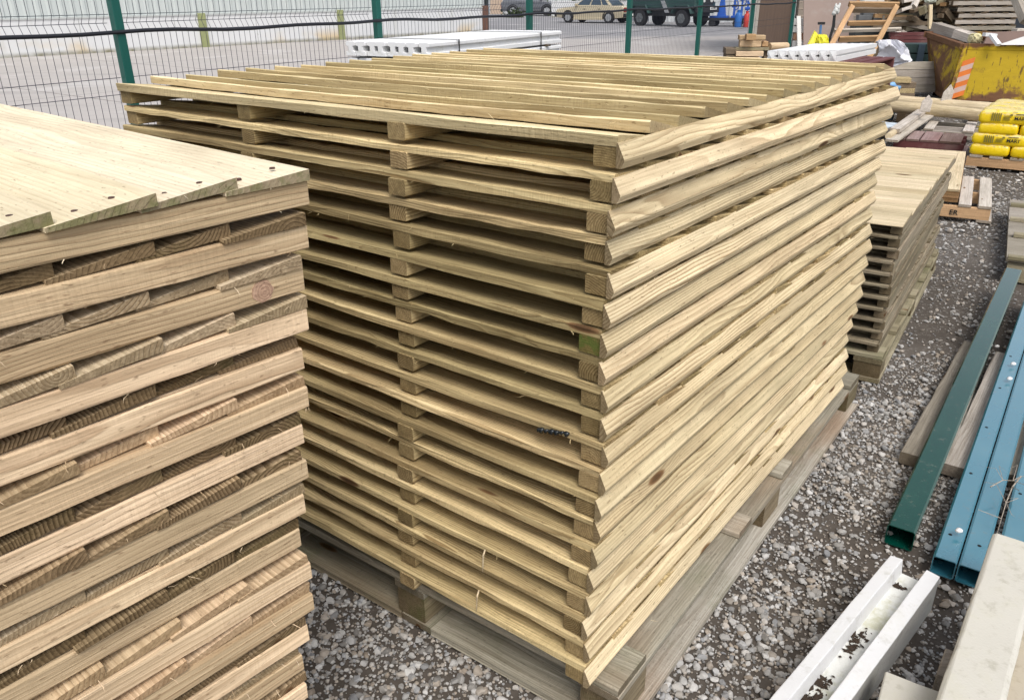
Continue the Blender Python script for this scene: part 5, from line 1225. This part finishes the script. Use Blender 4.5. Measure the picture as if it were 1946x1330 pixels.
def slab_mat():
    t = NT('concrete_yard'); o = t.geo(); n = t.noise(o, .35, 6.0, .6); n2 = t.noise(o, 5.0, 5.0, .65)
    k = t.mix(n, (.36, .335, .315), (.47, .435, .41)); k = t.mix(t.math('MULTIPLY', t.ss(n2, .5, .7), .3), k, (.28, .26, .25))
    rot = t.t.nodes.new('ShaderNodeMapping'); rot.inputs['Rotation'].default_value = (0, 0, R(-52)); t.t.links.new(o, rot.inputs['Vector'])
    p = t.sep(rot.outputs[0]); wv = t.math('MULTIPLY', t.noise(o, 2.0, 3.0), .10)
    def joint(c, w, per): 
        f = t.math('FRACT', t.math('DIVIDE', t.math('ADD', c, wv), per)); return t.math('LESS_THAN', t.math('ABSOLUTE', t.math('SUBTRACT', f, .5)), w/per)
    j = t.math('MAXIMUM', joint(p[0], .018, 4.6), joint(p[1], .018, 6.1)); k = t.mix(t.math('MULTIPLY', j, .75), k, (.13, .12, .11))
    sy = t.sep(o)[1]; k = t.mix(t.ss(t.math('ADD', sy, t.math('MULTIPLY', n, 9.0)), 36.0, 40.0), k, t.mix(n2, (.215, .21, .215), (.28, .275, .28)))
    k = t.mix(t.math('MULTIPLY', t.ss(t.noise(o, .5, 3.0), .58, .64), .45), k, (.52, .50, .485))
    k = t.mix(t.math('MULTIPLY', t.ss(t.noise(t.vm('MULTIPLY', o, (.25, 1.6, 1.)), 1.0, 5.0, .65), .55, .7), .35), k, (.24, .225, .215))
    return t.set(k, .85, spec=.2)
me = bpy.data.meshes.new('ground'); N = 60
vs = []; fs = []
xs_ = list(np.linspace(-6, 14, 101)); ys2 = list(np.linspace(-4, 16, 101))
xs_ = [-900, -200, -60] + xs_ + [60, 200, 900]; ys2 = [-900, -200, -40] + ys2 + [60, 200, 1200]
def gh(x, y):
    if not (-6 < x < 14 and -4 < y < 16): return 0.0
    return .010*mnoise.noise(Vector((x*1.3, y*1.3, 3))) + .006*mnoise.noise(Vector((x*4, y*4, 7))) - .010
for y in ys2:
    for x in xs_: vs.append((x, y, gh(x, y)-.002))
w_ = len(xs_)
for j in range(len(ys2)-1):
    for i in range(w_-1): fs.append((j*w_+i, j*w_+i+1, (j+1)*w_+i+1, (j+1)*w_+i))
m = MB(); m.add(vs, fs); gr = m.build('ground', ground_mat(), fix=False, smooth=True, local=True); gr['kind'] = 'structure'
p0 = FP - FD*40 - FN*.15; p1 = FP + FD*(6*FS+1.5) - FN*.15
m = MB(); m.add([p0+Z*.008, p1+Z*.008, V(12, 24, .008), V(60, 24, .008), V(60, 120, .008), V(-120, 120, .008), V(-120, -20, .008)], [(0, 1, 2, 3, 4, 5, 6)])
yd_ = m.build('concrete_yard', slab_mat(), fix=False, local=True); yd_['kind'] = 'structure'

# gravel stones: one loose mass of thousands
def stone_mat():
    t = NT('gravel_stone'); rn = t.sep(t.attr('rnd')); o = t.geo(); n = t.noise(o, 90.0, 4.0, .65)
    k = t.mix(rn[0], (.20, .19, .175), (.56, .55, .53)); k = t.mix(t.math('MULTIPLY', t.ss(rn[1], .55, .95), .6), k, (.36, .29, .215)); k = t.mix(t.math('MULTIPLY', t.ss(rn[1], .22, .0), .5), k, (.20, .22, .25))
    k = t.mix(1.0, k, t.mix(n, (.72, .71, .70), (1.2, 1.2, 1.2)), 'MULTIPLY')
    return t.set(k, .8, bump=n, bstr=.3, bdist=.003, spec=.3)
def ico(sub):
    bm = bmesh.new(); bmesh.ops.create_icosphere(bm, subdivisions=sub, radius=1.0); v = np.array([tuple(x.co) for x in bm.verts]); f = np.array([[q.index for q in p.verts] for p in bm.faces]); bm.free(); return v, f
def scatter(n, ymin, ymax, smin, smax, sub, dens, half):
    bv, bf = ico(sub); V_ = []; F_ = []; RN = []; cnt = 0; tries = 0
    while cnt < n and tries < n*14:
        tries += 1
        y = ymin + (ymax-ymin)*RNG.random(); x = -1.0 + (half(y)+1.0)*RNG.random()
        d = Vector((x, y, 0)) - CAMO; wz = d.dot(FWD)
        if wz < .2: continue
        px = IW/2 + FPX*d.dot(RIGHT)/wz; py = IH/2 - FPX*d.dot(UP)/wz
        if px > IW*1.22 or py > IH*1.25 or px < 300: continue
        # under the stacks
        lv = Vector((x-.153, y-1.325, 0)); la, lb = lv.dot(ma), lv.dot(mb_)
        if .12 < la < 1.72 and .10 < lb < 1.7: continue
        nn_ = mnoise.noise(Vector((x*1.5, y*1.5, 5.0)))+.5*mnoise.noise(Vector((x*5, y*5, 1.0)))
        # a trodden muddy lane runs between the posts and the stacks
        lane = math.exp(-((x - (1.02+(y-1.6)*.72))/.26)**2)*(1 if y > 1.6 else .6)
        if RNG.random() > dens*(1.55 + 1.3*nn_)*(1-.66*lane): continue
        s = smin + (smax-smin)*RNG.random()**3.2
        v = bv.copy(); ph = RNG.random(3)*20
        sc = np.array([1, RNG.uniform(.65, 1), RNG.uniform(.45, .8)])*s
        nz = 1 + .22*np.sin(v[:, 0]*2.3+ph[0])*np.cos(v[:, 1]*2.7+ph[1]) + .16*np.sin(v[:, 2]*3.9+ph[2]+v[:, 0]*2) + RNG.normal(0, .05, len(v))
        for _c in range(9):
            pn = RNG.normal(size=3); pn /= np.linalg.norm(pn); dd_ = v @ pn - RNG.uniform(.55, .82); v = v - np.maximum(dd_, 0)[:, None]*pn
        v = v*(1+(nz[:, None]-1)*.35)*sc
        a = RNG.random()*6.283; tl = RNG.normal(0, .25); ca_, sa_ = math.cos(a), math.sin(a); ct_, st_ = math.cos(tl), math.sin(tl)
        v = v @ np.array([[1, 0, 0], [0, ct_, -st_], [0, st_, ct_]]).T @ np.array([[ca_, -sa_, 0], [sa_, ca_, 0], [0, 0, 1]]).T
        v += np.array([x, y, gh(x, y) + sc[2]*RNG.uniform(.15, .75)])
        V_.append(v); F_.append(bf + len(bv)*cnt); RN.append(np.tile([RNG.random(), RNG.random(), 0], (len(bv), 1))); cnt += 1
    return np.concatenate(V_), np.concatenate(F_), np.concatenate(RN)
parts = [scatter(13500, .7, 3.0, .005, .0165, 2, 1.0, lambda y: 1.2+.75*y), scatter(22000, .7, 3.4, .004, .0095, 1, 1.0, lambda y: 1.2+.75*y), scatter(15000, .7, 3.4, .002, .006, 1, 1.0, lambda y: 1.2+.75*y),
         scatter(17000, 2.8, 6.5, .005, .019, 1, .95, lambda y: 1.2+.72*y), scatter(13000, 5.5, 14, .008, .028, 1, .9, lambda y: 1+.7*y)]
vo_ = 0; VV = []; FF = []; RR = []
for v, f, r in parts: VV.append(v); FF.append(f+vo_); RR.append(r); vo_ += len(v)
VV = np.concatenate(VV).astype(np.float32); FF = np.concatenate(FF).astype(np.int32); RR = np.concatenate(RR).astype(np.float32)
me = bpy.data.meshes.new('gravel'); me.vertices.add(len(VV)); me.vertices.foreach_set('co', VV.ravel()); me.loops.add(FF.size); me.loops.foreach_set('vertex_index', FF.ravel())
me.polygons.add(len(FF)); me.polygons.foreach_set('loop_start', np.arange(0, FF.size, 3, dtype=np.int32)); me.polygons.foreach_set('use_smooth', np.zeros(len(FF), dtype=bool))
me.update(); me.validate()
at = me.attributes.new('rnd', 'FLOAT_VECTOR', 'POINT'); at.data.foreach_set('vector', RR.ravel())
me.materials.append(stone_mat()); gv = bpy.data.objects.new('gravel', me); col.objects.link(gv); gv['kind'] = 'stuff'; tag(gv, 'loose grey gravel stones over the brown yard', 'gravel')
# pebbles lying on the posts
bv, bf = ico(2)
for lab, p in (('white pebble near the end of the holed blue post', G(1823, 1006, .10)), ('white pebble on the seam between the two blue posts, upper one', G(1919, 718, .125)), ('white pebble on the seam between the two blue posts, lower one', G(1926, 690, .128)), ('yellowish pebble on the timber bearer beside the green post', G(1895, 657, .06))):
    m = MB(); s = .009; p.z -= .003; m.add([p + Vector((x*s*1.2, y*s, z*s*.8))*(1+.15*math.sin(5*x+3*y)) for x, y, z in bv], [tuple(int(i) for i in f) for f in bf], r=(.95, .4)); tag(m.build('pebble', stone_mat() if 'yellow' in lab else M_wconc, smooth=True), lab, 'pebble', 'pebbles lying on the posts')

# ================================================================== light
SUN_EL, SUN_AZ = 54.0, -78.0      # direction towards the sun: azimuth from +x
sl = bpy.data.lights.new('sun', 'SUN'); sl.energy = 1.15; sl.angle = R(26); sl.color = (1.0, .955, .89)
so_ = bpy.data.objects.new('sun', sl); col.objects.link(so_)
sv = Vector((math.cos(R(SUN_AZ))*math.cos(R(SUN_EL)), math.sin(R(SUN_AZ))*math.cos(R(SUN_EL)), math.sin(R(SUN_EL))))
so_.rotation_euler = (-sv).to_track_quat('-Z', 'Y').to_euler(); so_.location = sv*30
w = bpy.data.worlds.new('World'); scene.world = w; w.use_nodes = True; nt = w.node_tree
sky = nt.nodes.new('ShaderNodeTexSky'); sky.sky_type = 'NISHITA'; sky.sun_disc = False; sky.sun_elevation = R(SUN_EL); sky.sun_rotation = R(90-SUN_AZ); sky.dust_density = 3.0; sky.air_density = 1.0; sky.ozone_density = 1.0
hs_ = nt.nodes.new('ShaderNodeHueSaturation'); hs_.inputs['Saturation'].default_value = .40
nt.links.new(sky.outputs[0], hs_.inputs['Color']); bg = nt.nodes['Background']; nt.links.new(hs_.outputs[0], bg.inputs['Color']); bg.inputs['Strength'].default_value = .15
scene.view_settings.view_transform = 'Standard'; scene.view_settings.look = 'None'; scene.view_settings.exposure = .60; scene.view_settings.gamma = 1.0; scene.view_settings.use_curve_mapping = False
